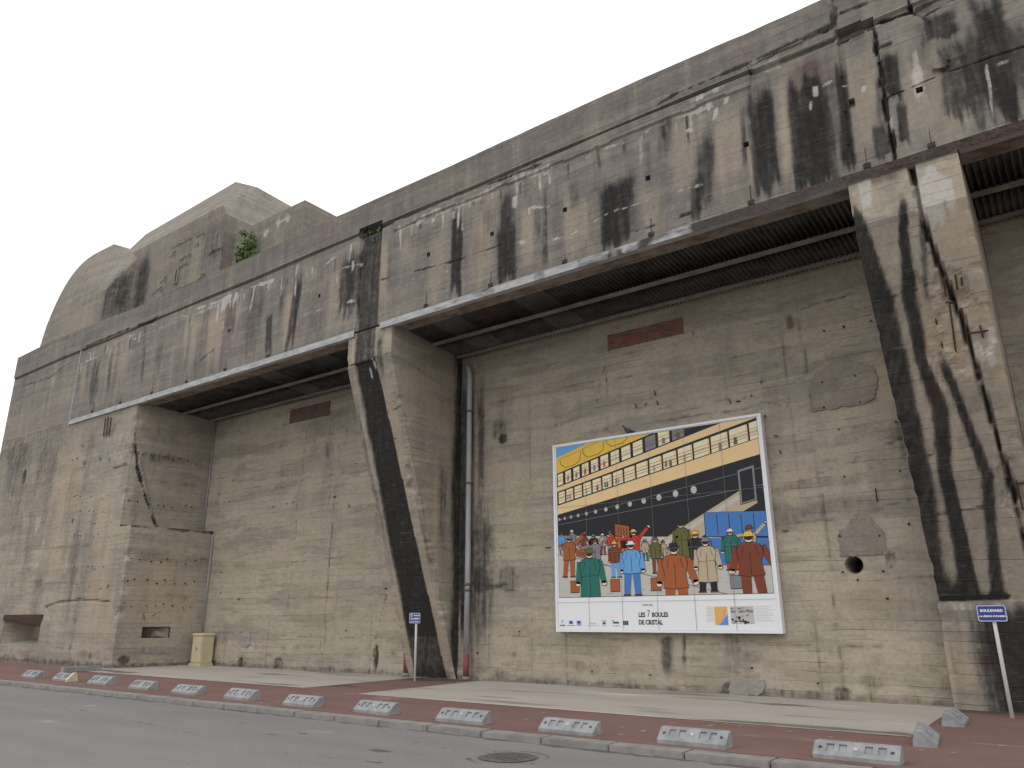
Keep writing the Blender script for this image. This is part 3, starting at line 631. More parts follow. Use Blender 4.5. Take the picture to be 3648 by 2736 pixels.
    s.blob(2, *WL(*q4(795, 420)), .08, .18, .9, rough=.4)
    s.blob(0, *WL(*q5(2000, 0)), 1.2, .35, .3)
    for q, pts in [(q4, [(1000, 475), (1120, 450), (1285, 415), (990, 785), (1190, 750), (1000, 935), (1220, 905), (1090, 1070), (1435, 1025), (1125, 1360), (1460, 1325), (1515, 1645)]), (q7, [(1515, 180), (1098, 255), (1338, 252), (1115, 470), (1360, 468), (1205, 518), (965, 1142), (565, 1050), (1385, 630)]),
                   (q6, [(470, 570), (1165, 380), (1280, 830), (2070, 1095), (1720, 1075), (1025, 960)]), (q5, [(1395, 488), (1780, 490), (2030, 460), (1660, 520), (1740, 500), (1340, 1040), (1450, 1080), (1345, 920), (2100, 1270), (1350, 350), (1415, 360), (2160, 255)]), (q2, [(1500, 930), (1705, 970)])]:
        for a in pts: TIES.append((*WL(*q(*a)), 'w'))
    for pts, w in WCR: s.line(0, pts, w, .5, .03, w * 555, gap=.3)
    s.c[0] *= .9
    s.add(0, .3 * (1 - sst(.1, .5, np.abs(p[:, 2] - 8.75))) * fbm(p[:, 0] * .7, p[:, 2], 3))  # shade under the soffit, painted along the wall top
    return s.c.T
def fn_wall(u, v):
    s = Stain(u, v); d = (fbm(u * .3, v * .5, 4) - .5) * .05 + (fbm(u * 1.8, v * 4, 4) - .5) * .015
    for pts, w in WCR: d = d - .02 * s.line(0, pts, w, 0, .03, w * 555, gap=.3)
    for q, rr, dp in [(q6(405, 990), (.09, .3), .08), (q5(1455, 1470), (.14, .18), .08), (q5(1685, 1475), (.22, .18), .06), (q7(420, 1190), (.16, .15), .05), (q7(1110, 1220), (.16, .15), .05), (q7(1405, 395), (.07, .14), .09), (q6(1085, 30), (.2, .1), .0)]:
        a, z = WL(*q); d = d - dp * (1 - sst(.7, 1.1, np.hypot((u - a) / rr[0], (v - z) / rr[1]) + (fbm(u * 7, v * 7, 3) - .5) * .6))
    d = d * (1 - (np.hypot(u - hr[0], v - hr[1]) < .6))
    return np.stack([u, YW - d, v], -1)
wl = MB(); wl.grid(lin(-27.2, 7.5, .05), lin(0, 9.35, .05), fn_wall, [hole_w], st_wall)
N = 40; ring = []
for k in range(N):
    a = 2 * math.pi * (k + .5) / N; c_, s_ = math.cos(a), math.sin(a); q = .3 / max(abs(c_), abs(s_))
    ring.append((hr[0] + c_ * q, YW, hr[1] + s_ * q))
for k in range(N):
    a = 2 * math.pi * (k + .5) / N; ring.append((hr[0] + math.cos(a) * HR, YW, hr[1] + math.sin(a) * HR))
for k in range(N):
    a = 2 * math.pi * (k + .5) / N; ring.append((hr[0] + math.cos(a) * HR, YW + 1.2, hr[1] + math.sin(a) * HR))
for sx in (-1, 1):
    for sz in (-1, 1): ring.append((hr[0] + .3 * sx, YW, hr[1] + .3 * sz))
fc = []
for k in range(N):
    j = (k + 1) % N
    fc += [(k, j, N + j, N + k), (N + k, N + j, 2 * N + j, 2 * N + k)]
fc.append(tuple(range(2 * N, 3 * N)))
for ci in range(4):
    p = ring[3 * N + ci]; ks = sorted(range(N), key=lambda k: (ring[k][0] - p[0]) ** 2 + (ring[k][2] - p[2]) ** 2)[:2]; fc.append((3 * N + ci, ks[0], ks[1]))
wl.add(ring, fc, np.array([[0.0, 0, 0, .2]] * len(ring)))
wl.build('bay_wall', M_WALL, BUNK)
pr = MB(); pts = []
pr.tube([(hr[0], YW - .012, hr[1]), (hr[0], YW + .5, hr[1])], HR + .004, 40, False); pr.build('pipe_sleeve', M_RUST, BUNK, True)

# cement repairs trowelled onto the wall
M_PATCH = concrete('cement_repair', (0.275, 0.238, 0.196), (0.305, 0.265, 0.217), (0.24, 0.21, 0.177), board=.3, lines=0.25, stripes=0.2, wave=0.3, grime=0.3)
M_PATCH2 = concrete('pale_cement_repair', (0.335, 0.31, 0.28), (0.365, 0.335, 0.30), (0.30, 0.28, 0.255), board=.3, lines=0.15, stripes=0.2, wave=0.3, grime=0.3)
def patch(q, pts, mat, seed):
    P0 = [WL(*q(*a)) for a in pts]; out = []; r3 = np.random.default_rng(seed)
    for (a0, z0), (a1, z1) in zip(P0, P0[1:] + P0[:1]):
        n_ = max(2, int(math.hypot(a1 - a0, z1 - z0) / .05))
        for k in range(n_): t = k / n_; out.append((a0 + (a1 - a0) * t + r3.normal(0, .012), z0 + (z1 - z0) * t + r3.normal(0, .012)))
    bm = bmesh.new(); y = YW - .027
    top = [bm.verts.new((a, y, z)) for a, z in out]; f = bm.faces.new(top)
    ex = bmesh.ops.extrude_face_region(bm, geom=[f]); bmesh.ops.translate(bm, verts=[v for v in ex['geom'] if isinstance(v, bmesh.types.BMVert)], vec=(0, .06, 0))
    bmesh.ops.triangulate(bm, faces=bm.faces[:]); bmesh.ops.recalc_face_normals(bm, faces=bm.faces[:])
    me = bpy.data.meshes.new('repair_patch'); bm.to_mesh(me); bm.free(); at = me.attributes.new('st', 'FLOAT_COLOR', 'POINT'); at.data.foreach_set('color', np.zeros(len(me.vertices) * 4, np.float32)); me.materials.append(mat); o = bpy.data.objects.new('repair_patch', me); COL.objects.link(o); put(o, BUNK)
patch(q7, [(1088, 215), (1140, 200), (1165, 150), (1195, 118), (1240, 112), (1285, 140), (1310, 185), (1350, 205), (1372, 240), (1378, 360), (1230, 372), (1098, 375)], M_PATCH, 1)
patch(q4, [(915, 775), (960, 720), (1060, 660), (1110, 640), (1200, 665), (1290, 690), (1325, 760), (1310, 880), (1250, 915), (1090, 940), (930, 965)], M_PATCH, 2)
patch(q7, [(425, 1130), (640, 1125), (645, 1190), (600, 1218), (430, 1215)], M_PATCH2, 3)
patch(q5, [(1465, 1285), (1515, 1275), (1522, 1350), (1495, 1372), (1462, 1365)], M_PATCH2, 4)
# --- end block on the left
emb = (-34.75, -31.5, .72, 1.62)
ov = F(*q5(145, 345))
def st_block(p):
    s = Stain(p[:, 0], p[:, 2]); r2 = np.random.default_rng(9)
    for i in range(46):
        a = r2.uniform(-38.4, -26); z = r2.uniform(3, 9); s.streak(int(r2.choice([3, 0, 3, 0])), a, z, a, z - r2.uniform(1, 5), r2.uniform(.08, .4), r2.uniform(.25, .55), seed=i)
    for q, t, b, w, k, ch in [(q5, (120, 0), (60, 1000), 1.0, .55, 0), (q5, (350, 100), (250, 700), .3, .55, 0), (q5, (470, 550), (420, 1150), .3, .5, 0), (q5, (200, 600), (130, 1100), .35, .55, 0), (q5, (450, 0), (330, 1000), .7, .7, 3), (q5, (650, 300), (560, 1500), .9, .8, 3),
                              (q5, (570, 0), (480, 600), .25, .6, 0), (q5, (700, 0), (640, 130), .3, .5, 0), (q5, (240, 560), (215, 700), .3, .8, 1), (q5, (150, 420), (130, 900), .2, .55, 1), (q5, (270, 700), (260, 860), .1, .6, 1), (q5, (60, 850), (40, 1150), .25, .55, 1)]:
        A0, B0 = F(*q(*t)), F(*q(*b)); s.streak(ch, *A0, *B0, w, k)
    s.rect(1, *[F(*q5(x, 200))[0] for x in (610, 760)], F(*q5(690, 255))[1], F(*q5(690, 100))[1], .42, .1, .12, 3)
    for pts in [[(490, 150), (515, 148)], [(300, 770), (420, 765), (545, 755)], [(270, 985), (430, 975)], [(270, 1130), (350, 1100), (480, 1085), (660, 1095)], [(690, 290), (760, 265), (845, 275)]]:
        s.line(0, [F(*q5(*a)) for a in pts], .04, .8, .04, pts[0][0], gap=.3)
    s.blob(0, *F(*q5(235, 985)), .35, .18, .7, seed=2)
    for a in [(455, 1212), (425, 1370), (550, 1425), (385, 943), (440, 605), (515, 255), (610, 235), (665, 232)]: s.blob(0, *F(*q5(*a)), .1, .11, .95, rough=.3, seed=a[0])
    for y in (235, 455, 545, 610, 690, 890, 1000):
        for i in range(6): TIES.append((*F(*q5(r2.uniform(440, 690), y + r2.uniform(-14, 14))), 'f'))
    s.rect(1, *[F(*q5(x, 1200))[0] for x in (440, 560)], F(*q5(500, 1480))[1], F(*q5(500, 1190))[1], .28, .2, .2, 6)
    s.blob(0, ov[0], ov[1], .2, .36, 1, rough=.1, soft=.15)
    s.c[0] *= .6; s.c[1] *= .7
    s.add(0, .30 * sst(4.5, 9.0, p[:, 2]) * sst(-28.5, -33, p[:, 0]) + .14 * sst(7, 9.2, p[:, 2]))
    s.line(0, [(-38.4, .18), (-26, .18)], .12, .6, .1, 5)
    for i in range(24): s.blob(2, r2.uniform(-37, -26.2), r2.uniform(.2, .6), r2.uniform(.1, .4), .1, .3, seed=i)
    return s.c.T
XB1, XB0 = -26.74, -26.0           # corner of the upper and the lower part
def chipY(z): return np.maximum(0, fbm(z * 2.7, z * 0 + 4, 4) - .5) * .22
def fn_block(xc):
    def f(u, v):
        s = Stain(u, v); d = (fbm(u * .4, v * .5, 4) - .5) * .06 + (fbm(u * 2, v * 2, 4) - .5) * .02
        d = d - .12 * (1 - sst(.7, 1, np.hypot((u - ov[0]) / .2, (v - ov[1]) / .36)))
        for pts in [[(690, 290), (760, 265), (845, 275)], [(270, 1130), (350, 1100), (480, 1085), (660, 1095)]]: d = d - .05 * s.line(0, [F(*q5(*a)) for a in pts], .05, 0, .04, pts[0][0], gap=.3)
        e = sst(.28, 0, xc - u); c = chipY(v) * e
        return np.stack([u - c, YF - d * (1 - e) + c, v], -1)
    return f
ZST = 4.72
bk = MB()
bk.grid(lin(-38.4, XB1, .055), lin(ZST, ZL + .155, .055), fn_block(XB1), (), st_block)
bk.grid(lin(-38.4, XB0, .055), lin(0, ZST, .055), fn_block(XB0), [emb], st_block)
# right-hand return of the block, upper and lower part
CRS = [(13.45, 8.05), (13.67, 6.88), (14.06, 5.87), (14.62, 4.8)]
def st_side(p):
    s = Stain(p[:, 1], p[:, 2]); r2 = np.random.default_rng(12)
    for i in range(16): 
        z = r2.uniform(.6, 8); a = r2.uniform(13.4, 15); s.line(3 if i % 2 else 0, [(a, z), (a + r2.uniform(.6, 1.6), z + r2.uniform(-.1, .1))], r2.uniform(.05, .25), .35, .12, i * 2.1, gap=.35)
    s.line(0, CRS, .05, .95, .06, 2, gap=.25); s.line(0, [(13.4, ZST), (16.3, ZST - .05)], .06, .8, .07, 4, gap=.3)
    for z in (7.3, 5.6, 3.6, 2.9, 2.1): 
        for i in range(8): TIES.append((13.5 + i * .33 + r2.uniform(-.1, .1), z + r2.uniform(-.08, .08), 's'))
    s.blob(0, 13.75, .38, .2, .16, .8, rough=.3); s.line(0, [(14.2, 1.8), (14.3, 1.5)], .02, .7); s.line(2, [(14.5, 1.75), (14.75, 1.9)], .03, .8)
    s.add(0, .3 * sst(15.4, 16.3, p[:, 1]) * fbm(p[:, 1] * 2, p[:, 2] * .4, 3)); s.blob(3, 14.4, 2.6, 1.6, 1.2, .4, seed=3); s.line(0, [(13.4, .18), (16.3, .18)], .08, .6, .08, 4)
    return s.c.T
def fn_side(xc, xw):
    def f(u, v):
        s = Stain(u, v); d = (fbm(u * .5, v * .6, 4) - .5) * .04
        if xc == XB1: d = d - .07 * s.line(0, CRS, .05, 0, .06, 2, gap=.25) + .05 * sst(0, .04, (13.42 + (8.1 - v) * .36) - u) * (v < 8.1)
        e = sst(.28, 0, u - YF); c = chipY(v) * e
        return np.stack([xc + (xw - xc) * (u - YF) / (YW - YF) + d * (1 - e) - c, u + c, v], -1)
    return f
ses = (14.22, 15.15, 1.04, 1.40)
bk.grid(lin(YF, YW, .05), lin(ZST, ZL + .155, .05), fn_side(XB1, -26.3), (), st_side)
bk.grid(lin(YF, YW, .05), lin(0, ZST, .05), fn_side(XB0, -25.62), [ses], st_side)
bk.quad((XB1 - .3, YF, ZST), (XB0, YF, ZST), (-25.62, YW, ZST), (-26.6, YW, ZST))
bk.quad((-38.4, YF, 0), (-38.4, 60, 0), (-38.4, 60, ZT + .15), (-38.4, YF, ZT + .15))
bk.build('end_block', M_BLOCK, BUNK)
# embrasures: pockets with sloping cheeks
e1 = MB(); recess(e1, 'xz', emb, .95, YF + .01, .45); o = e1.build('gun_embrasure', M_BLOCK, BUNK)
e1 = MB(); e1.quad((emb[0] + 1.3, YF + .945, emb[2] + .3), (emb[1] - .46, YF + .945, emb[2] + .3), (emb[1] - .46, YF + .945, emb[3] - .25), (emb[0] + 1.3, YF + .945, emb[3] - .25)); e1.build('gun_port_dark', M_BLACK, o)  # flat black panel at the back paints the dark of the opening
e1 = MB(); e1.box(emb[0] - .05, emb[1] + .05, YF - .035, YF + .3, emb[3], emb[3] + .21); e1.build('lintel_plate', M_RUST, o, bevel=.01)
e2 = MB(); xs_ = XB0 + .1
e2.add([(xs_, 14.22, 1.04), (xs_, 14.22, 1.40), (xs_ + .03, 15.15, 1.40), (xs_ + .03, 15.15, 1.04), (xs_ - .7, 14.22, 1.04), (xs_ - .7, 14.22, 1.40), (xs_ - .7, 14.55, 1.38), (xs_ - .7, 14.55, 1.06)],
       [(0, 1, 5, 4), (1, 2, 6, 5), (2, 3, 7, 6), (3, 0, 4, 7), (4, 5, 6, 7)])
e2.hull([(xs_ + .01, 14.78, 1.10), (xs_ + .01, 14.72, 1.25), (xs_ + .012, 15.16, 1.03), (xs_ + .012, 15.16, 1.2), (xs_ - .3, 14.7, 1.05), (xs_ - .3, 15.16, 1.05), (xs_ - .3, 14.7, 1.22), (xs_ - .3, 15.16, 1.22)])
e2.build('side_embrasure', M_BLOCK, BUNK)

# --- buttresses: sloping struts under the lintel
def buttress(x0, x1, prof, stf, dispf, sidest, mat):
    prof = np.array(prof); L = np.concatenate([[0], np.cumsum(np.hypot(*np.diff(prof, axis=0).T))])
    sv = np.unique(np.round(np.concatenate([lin(0, L[-1], .045), L]), 4))
    Y = np.interp(sv, L, prof[:, 0]); Z = np.interp(sv, L, prof[:, 1])
    def chip(z, sd_): return np.maximum(0, fbm(z * 4.3 + sd_, z * 0 + sd_, 4) - .5) * (.10 if sd_ == 3. else .15)
    mb = MB()
    def front(u, v):
        y = np.interp(v, L, prof[:, 0]); z = np.interp(v, L, prof[:, 1])
        d = (fbm(u * .8, z * .8, 4) - .5) * .03 + (fbm(u * 4, z * 4, 3) - .5) * .012 + dispf(u, z)
        el = sst(.24, 0, u - x0); er = sst(.24, 0, x1 - u); cl = chip(z, 3.) * el; c2 = chip(z, 8.) * er; e = np.maximum(el, er)
        return np.stack([u + cl - c2, y - d * (1 - e) + cl + c2, z], -1)
    mb.grid(lin(x0, x1, .045), sv, front, (), stf, flip=True)
    for xe, sg, sd_ in ((x1, -1, 8.), (x0, 1, 3.)):
        def side(u, v):
            y0 = np.interp(v, L, prof[:, 0]); z = np.interp(v, L, prof[:, 1]); w = np.maximum(YW + .05 - y0, .02); y = y0 + u * w
            e = sst(.24, 0, y - y0); c = chip(z, sd_) * e
            return np.stack([np.full_like(u, xe) + sg * c - sg * (fbm(y * 1.2, z * 1.2, 4) - .5) * .03 * (1 - e), y + c, z], -1)
        mb.grid(np.linspace(0, 1, 56), sv, side, (), sidest, flip=(sg < 0))
    return mb.build('buttress', mat, BUNK)
def st_b1(p):
    s = Stain(p[:, 0], p[:, 2]); z = p[:, 2]
    t = np.clip((8.3 - z) / 8.2, 0, 1); l = -15.21 - .04 * t + .05 * (fbm(z * 1.5, z * 0, 3) - .5); r_ = -14.41 + .30 * t + .05 * (fbm(z * 1.5 + 9, z * 0, 3) - .5)
    s.add(0, sst(-.05, .06, p[:, 0] - l) * sst(-.05, .06, r_ - p[:, 0]) * np.where(z > 8.3, .8, 1.0) * np.where(z < 1.2, .85, 1))
    s.streak(3, -15.3, 9.2, -15.3, 8.2, .06, .95); s.streak(3, -13.95, 9.2, -13.95, 8.7, .12, .9); s.streak(3, -14.25, 8.3, -14.15, 4, .22, .7); s.streak(3, -15.3, 3.4, -15.3, .3, .16, .8, bot=.05); s.streak(3, -14.05, 3, -14.0, .3, .16, .7, bot=.05)
    s.streak(0, -14.25, 9.1, -14.2, 7.6, .1, .7); s.streak(0, -15.42, 8, -15.42, 3, .1, .45); s.streak(1, -15.35, 7.6, -15.33, 5, .05, .5); s.streak(1, -14.7, 8.2, -14.7, 7.8, .04, .8); s.streak(1, -14.5, 8.4, -14.48, 8, .05, .8)
    s.streak(2, -13.95, 9.2, -13.98, 8.9, .2, .5); s.line(0, [(-15.5, 8.32), (-13.8, 8.36)], .03, .8, .04, 1); s.line(0, [(-14.4, 6.9), (-13.8, 7.0)], .015, .7); s.line(0, [(-14.4, 6.2), (-13.8, 6.3)], .015, .6)
    s.streak(2, -13.9, 4.6, -13.9, 2.4, .08, .6); s.blob(0, -14.7, .2, .7, .2, .7)
    return s.c.T
def st_b1s(p):
    s = Stain(p[:, 1], p[:, 2])
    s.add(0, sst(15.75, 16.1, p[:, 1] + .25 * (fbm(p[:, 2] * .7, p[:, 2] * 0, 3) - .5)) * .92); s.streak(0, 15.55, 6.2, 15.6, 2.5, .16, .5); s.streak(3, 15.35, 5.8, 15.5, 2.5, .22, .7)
    s.blob(3, 14.6, 7.2, .9, .9, .4, seed=3); s.streak(1, 14.9, 5.9, 14.95, 4.6, .06, .3); s.line(0, [(13.4, 8.3), (14.3, 8.2), (15.6, 7.9)], .02, .5); s.line(0, [(13.7, 5.75), (14.3, 5.7)], .03, .8, .03)
    s.streak(2, 13.95, 5.7, 14.1, 5.3, .06, .8); s.add(0, .35 * sst(8.7, 9.1, p[:, 2]) * sst(13.6, 14.6, p[:, 1])); s.line(3, [(14.2, 5.6), (14.5, 4.6), (15.1, 3), (15.7, 1.2)], .12, .6, .06, 3); s.streak(2, 14.75, 4.5, 15.2, 2.6, .05, .7)
    return s.c.T
def d_b1(u, z):
    return -.05 * ((u > -15.2) & (u < -14.4 + .25 * (8.3 - z) / 8.2) & (z < 8.3)) - .09 * (1 - sst(.5, 1., np.hypot((u + 13.85) / .35, (z - 5.0) / .8) + (fbm(u * 5, z * 5, 3) - .5)))
buttress(-15.5, -13.8, [(YF - .02, ZL + .1), (YF - .02, 8.33), (16.27, .05)], st_b1, d_b1, st_b1s, M_BLOCK)
P2J = [(-1.24, 9.2), (-1.22, 8.6), (-1.2, 7.9), (-1.1, 7.2), (-1.0, 6.6), (-.93, 6.0), (-.9, 5.3), (-.85, 4.6), (-.8, 3.9), (-.78, 3.2), (-.76, 2.6), (-.75, 1.9), (-.72, 0)]
def SL(x, y): p = hit(x, y, (0, 13.45, 8.25), (0, 6.25, 2.67)); return p[0], p[2]
def st_b2(p):
    s = Stain(p[:, 0], p[:, 2])
    for pts, k in [([(1843, 440, 5), (1858, 500, 24), (1906, 650, 38), (1936, 800, 40), (1951, 880, 34), (1986, 1030, 38), (2018, 1230, 34), (2024, 1285, 60)], .95),
                   ([(1945, 400, 10), (1951, 500, 15), (1968, 650, 20), (1990, 780, 16), (2031, 880, 25), (2045, 1030, 20), (2086, 1230, 26), (2092, 1290, 40)], .98),
                   ([(2030, 760, 8), (2043, 800, 14), (2085, 900, 14), (2131, 1030, 18), (2151, 1230, 18), (2160, 1290, 22)], .95), ([(1985, 430, 4), (1992, 520, 10), (2000, 640, 8)], .7)]:
        A3 = []
        for x, y, w in pts: a, z = SL(x, y); A3.append((z, a, w * .0060))
        s.poly(0, A3, k)
    s.poly(0, [(1.95, -1.28, .42), (1.2, -1.24, .52), (.1, -1.2, .56)], .98); s.poly(0, [(1.9, -1.95, .3), (.1, -1.95, .3)], .3); s.poly(0, [(1.95, -.7, .12), (1.0, -.72, .1), (.1, -.72, .08)], .9)
    s.line(0, P2J, .035, 1, .04, 2.2)
    for a, z, b, z1, w in [(-2.1, 9.1, -2.05, 8.5, .12), (-1.95, 9.1, -1.9, 8.6, .1), (-.85, 9.0, -.75, 7.4, .35), (-1.7, 6.3, -1.6, 3.8, .16), (-.5, 8.6, -.5, 4, .2), (-2.1, 1.5, -2.1, .3, .2)]: s.streak(3, a, z, b, z1, w, .8)
    a = SL(*q3(1650, 1150)); s.blob(1, a[0], a[1], .25, .32, 1, rough=.3, seed=2); b = SL(*q3(1640, 1050)); s.blob(1, b[0], b[1], .12, .25, 1, rough=.2)
    for t, w in [((1590, 1260), .06), ((1680, 1290), .12), ((1770, 1200), .07), ((1240, 1150), .09)]:
        a = SL(*q3(*t)); s.streak(1, a[0], a[1] + .35, a[0], a[1] - .35, w, 1, top=.05)
    for t in [(2010, 620), (1930, 590), (2015, 505)]: a = SL(*q4(*t)); s.streak(1, a[0], a[1] + .15, a[0], a[1] - .25, .07, 1, top=.05)
    for t, ra, rz in [((1780, 200), .28, .3), ((1850, 480), .4, .75), ((1640, 480), .12, .9)]: a = SL(*q4(*t)); s.blob(3, a[0], a[1], ra, rz, .85, seed=ra * 9)
    s.line(0, [(-2.25, 1.95), (-1.2, 1.98)], .06, 1, .05, 1); s.rect(1, -2.25, -1.3, 1.78, 1.86, .4); s.streak(2, -1.7, 9.2, -1.7, 8.9, .25, .7)
    for z in (7.0, 4.35, 3.35): s.line(0, [(-2.25, z), (-1.2, z + .12)], .015, .7)
    return s.c.T
def d_b2(u, z):
    s = Stain(u, z); d = -.16 * s.line(0, P2J, .04, 0, .04, 2.2)
    for t, ra, rz in [((1780, 200), .26, .3), ((1850, 470), .4, .7), ((1640, 480), .12, .9), ((2160, 1450), .2, .6)]:
        a = SL(*q4(*t)); d = d - .07 * (1 - sst(.8, 1.05, np.hypot((u - a[0]) / ra, (z - a[1]) / rz) + (fbm(u * 5, z * 4, 4) - .5) * .9)) * (.7 + .6 * fbm(u * 9, z * 9, 3))
    return d
def st_b2s(p):
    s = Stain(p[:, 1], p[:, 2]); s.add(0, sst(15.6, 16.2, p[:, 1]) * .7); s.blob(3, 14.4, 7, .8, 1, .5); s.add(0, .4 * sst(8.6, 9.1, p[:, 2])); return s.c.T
b2 = buttress(-2.27, -.52, [(YF - .02, ZL + .1), (YF - .02, 8.27), (16.1, 2.0), (16.14, 1.92), (15.86, 1.86), (15.9, .05)], st_b2, d_b2, st_b2s, M_BLOCK)
# exposed reinforcement on the second buttress
nrm = np.array([0, -6.25, -2.67]); nrm = nrm / np.linalg.norm(nrm)
def on_slope(q, off=.0): p = hit(*q, (0, 13.45, 8.25), (0, 6.25, 2.67)); return p + nrm * off
for a, b in [((1722, 140), (1738, 265)), ((1795, 130), (1808, 225)), ((1832, 150), (1836, 200)), ((1760, 305), (1800, 605)), ((1835, 340), (1875, 560)), ((1660, 330), (1722, 590)), ((1945, 440), (1965, 515)), ((1865, 490), (2000, 470)), ((1740, 300), (1800, 310)), ((2040, 870), (2075, 1010)), ((2165, 1380), (2205, 1560)), ((2150, 1400), (2215, 1395))]:
    m = MB(); p0, p1 = on_slope(q4(*a)), on_slope(q4(*b)); m.tube([p0, (p0 + p1) / 2 + nrm * .012, p1], .014, 6); m.build('rebar', M_REBAR, b2)

# cut ends of shuttering ties, too small to pick apart
tb = MB()
for a, z, k in sorted(set(TIES)):
    L = rng.uniform(.012, .04); rr = rng.uniform(.014, .024)
    if k == 'w': tb.tube([(a, YW + .03, z), (a, YW - .015 - L, z + rng.uniform(-.02, .01))], rr, 6)
    elif k == 'f': tb.tube([(a, YF + .04, z), (a, YF - .02 - L * .4, z - rng.uniform(0, .02))], rr * .8, 6)
    else:
        xx = (XB1 + (a - YF) / (YW - YF) * .44 if z > ZST else XB0 + (a - YF) / (YW - YF) * .38); tb.tube([(xx - .05, a, z), (xx + .04 + L, a, z - rng.uniform(0, .03))], rr, 6)
tb.build('tie_stubs', M_REBAR, BUNK)['kind'] = 'stuff'
# --- steel edge, flange, beams and corrugated soffit of each bay
BAYS = [(-31.95, -26.74, -15.5), (-13.8, -13.8, -2.27), (-.52, -.52, 7.5)]
for i, (xe, x0, x1) in enumerate(BAYS):
    def st_edge(p):
        s = Stain(p[:, 0], p[:, 2]); r2 = np.random.default_rng(20 + i)
        s.add(0, sst(-5.6, -4.6, p[:, 0] + 1.2 * (fbm(p[:, 0] * 1.1, p[:, 0] * 0, 3) - .5)) * .95)
        for k in range(8): s.blob(0, r2.uniform(-12, -5), 9.2, r2.uniform(.15, .5), .3, .5, seed=k)
        s.blob(2, -11.8, 9.2, .5, .1, .4, soft=.9, rough=.9); s.blob(2, -10.6, 9.22, .3, .1, .35, soft=.9, rough=.9); s.add(2, sst(-2.9, -1.9, p[:, 0]) * .5)
        return s.c.T
    ex1 = x1 if i else -15.25
    if i == 1: xe = -14.25; ex1 = -.5
    m = MB(); m.grid(lin(xe, ex1, .06), lin(ZL - .0, ZL + .185, .045), lambda u, v: np.stack([u, YF - .055 - .01 * fbm(u * 2, v * 3, 3), v], -1), (), st_edge)
    m.quad((xe, YF - .055, ZL + .185), (ex1, YF - .055, ZL + .185), (ex1, YF + .05, ZL + .185), (xe, YF + .05, ZL + .185))
    m.quad((xe, YF - .055, ZL), (xe, YF + .1, ZL), (ex1, YF + .1, ZL), (ex1, YF - .055, ZL)); m.quad((xe, YF - .055, ZL), (xe, YF - .055, ZL + .185), (xe, YF + .05, ZL + .185), (xe, YF + .05, ZL))
    m.build('steel_edge', M_ANGLE, BUNK)
    if i == 0:
        m = MB(); m.box(-31.97, -31.93, YF - .06, YF + .02, ZL + .19, ZG + .05); m.build('steel_edge', M_ANGLE, BUNK)
    m = MB(); m.box(x0, x1, YF + .05, YF + .16, ZL + .015, ZL + .05); m.box(x0, x1, YF + .18, YF + .56, ZL + .03, ZL + .07); m.box(x0, x1, YF + .53, YF + .56, ZL + .035, ZL + .10); m.build('flange', M_FLANGE, BUNK)
    for yb, zb, wd in ((14.92, ZL - .09, .17), (16.0, ZL - .19, .12)):
        m = MB(); m.box(x0 - .02, x1 + .02, yb, yb + wd, zb, zb + .03); m.box(x0, x1, yb + wd / 2 - .02, yb + wd / 2 + .02, zb + .031, zb + .09)
        m.build('ceiling_beam', M_BEAM, BUNK)
    n = int((x1 - x0) / .88) + 1
    for k in range(n):
        a = x0 + k * .88; b = min(a + .885, x1 + .02)
        if b - a < .1: continue
        m = MB(); us = lin(a, b, .0125); dz = rng.uniform(-.006, .006); tl = rng.uniform(-.006, .006)
        m.grid(us, np.array([YF + .5, YF + 1.7, 15.1, 15.6, YW + .05]), lambda u, v: np.stack([u, v, ZL + .075 - (v - YF - .5) * .08 + dz + tl * (v - 14.9) + .032 * np.sin(u * 2 * math.pi / .112)], -1), flip=True)
        pale = (i == 1 and k in (1, 4)) or (i == 0 and k in (7, 10)) or rng.random() < .04
        m.build('corrugated_sheet', M_SHEET2 if pale else M_SHEET, BUNK, smooth=True)
# hangers above the steel edge
hang = [F(*q2(*p)) for p in [(545, 835), (937, 708), (1387, 560), (1910, 392)]] + [F(*q3(*p)) for p in [(560, 1215), (1262, 1000), (1650, 870)]] + [F(*q1(*p)) for p in [(565, 1478), (735, 1422), (925, 1368), (1135, 1302), (1370, 1225), (1630, 1142)]]
for a, z in hang:
    z = ZL + .27; m = MB(); m.box(a - .06, a + .06, YF - .06, YF + .04, z - .06, z + .03); m.tube([(a, YF - .035, z + .02), (a + .01, YF - .03, z + .36)], .008, 6); m.build('hanger', M_RUST, BUNK)
# bent bars on the end block
for a, b in [((645, 1510), (632, 1625)), ((662, 1505), (648, 1625)), ((680, 1508), (664, 1620))]:
    p0, p1 = F(*q1(*a)), F(*q1(*b)); m = MB(); m.tube([(p0[0], YF - .03, p0[1]), (p1[0], YF - .035, p1[1])], .02, 6); m.build('rebar', M_REBAR, BUNK)
# rust stubs and nails on the bay wall
for q, t, b in [(q4, (430, 890), (437, 918)), (q4, (470, 905), (495, 902)), (q4, (560, 875), (566, 862)), (q4, (620, 795), (626, 778)), (q4, (700, 1112), (722, 1112)), (q4, (1315, 1430), (1325, 1510)), (q2, (1930, 1350), (1935, 1378)), (q2, (1815, 1430), (1820, 1455)), (q2, (1870, 1440), (1882, 1422)), (q2, (1945, 1410), (1950, 1435)), (q7, (750, 222), (785, 222)), (q4, (735, 1200), (742, 1220)), (q4, (645, 985), (650, 1000)), (q6, (248, 60), (250, 80)), (q6, (1440, 325), (1470, 322))]:
    p0, p1 = WL(*q(*t)), WL(*q(*b)); m = MB(); m.tube([(p0[0], YW - .05, p0[1]), (p1[0], YW - .03, p1[1])], .013, 6); m.build('rebar', M_REBAR, BUNK)
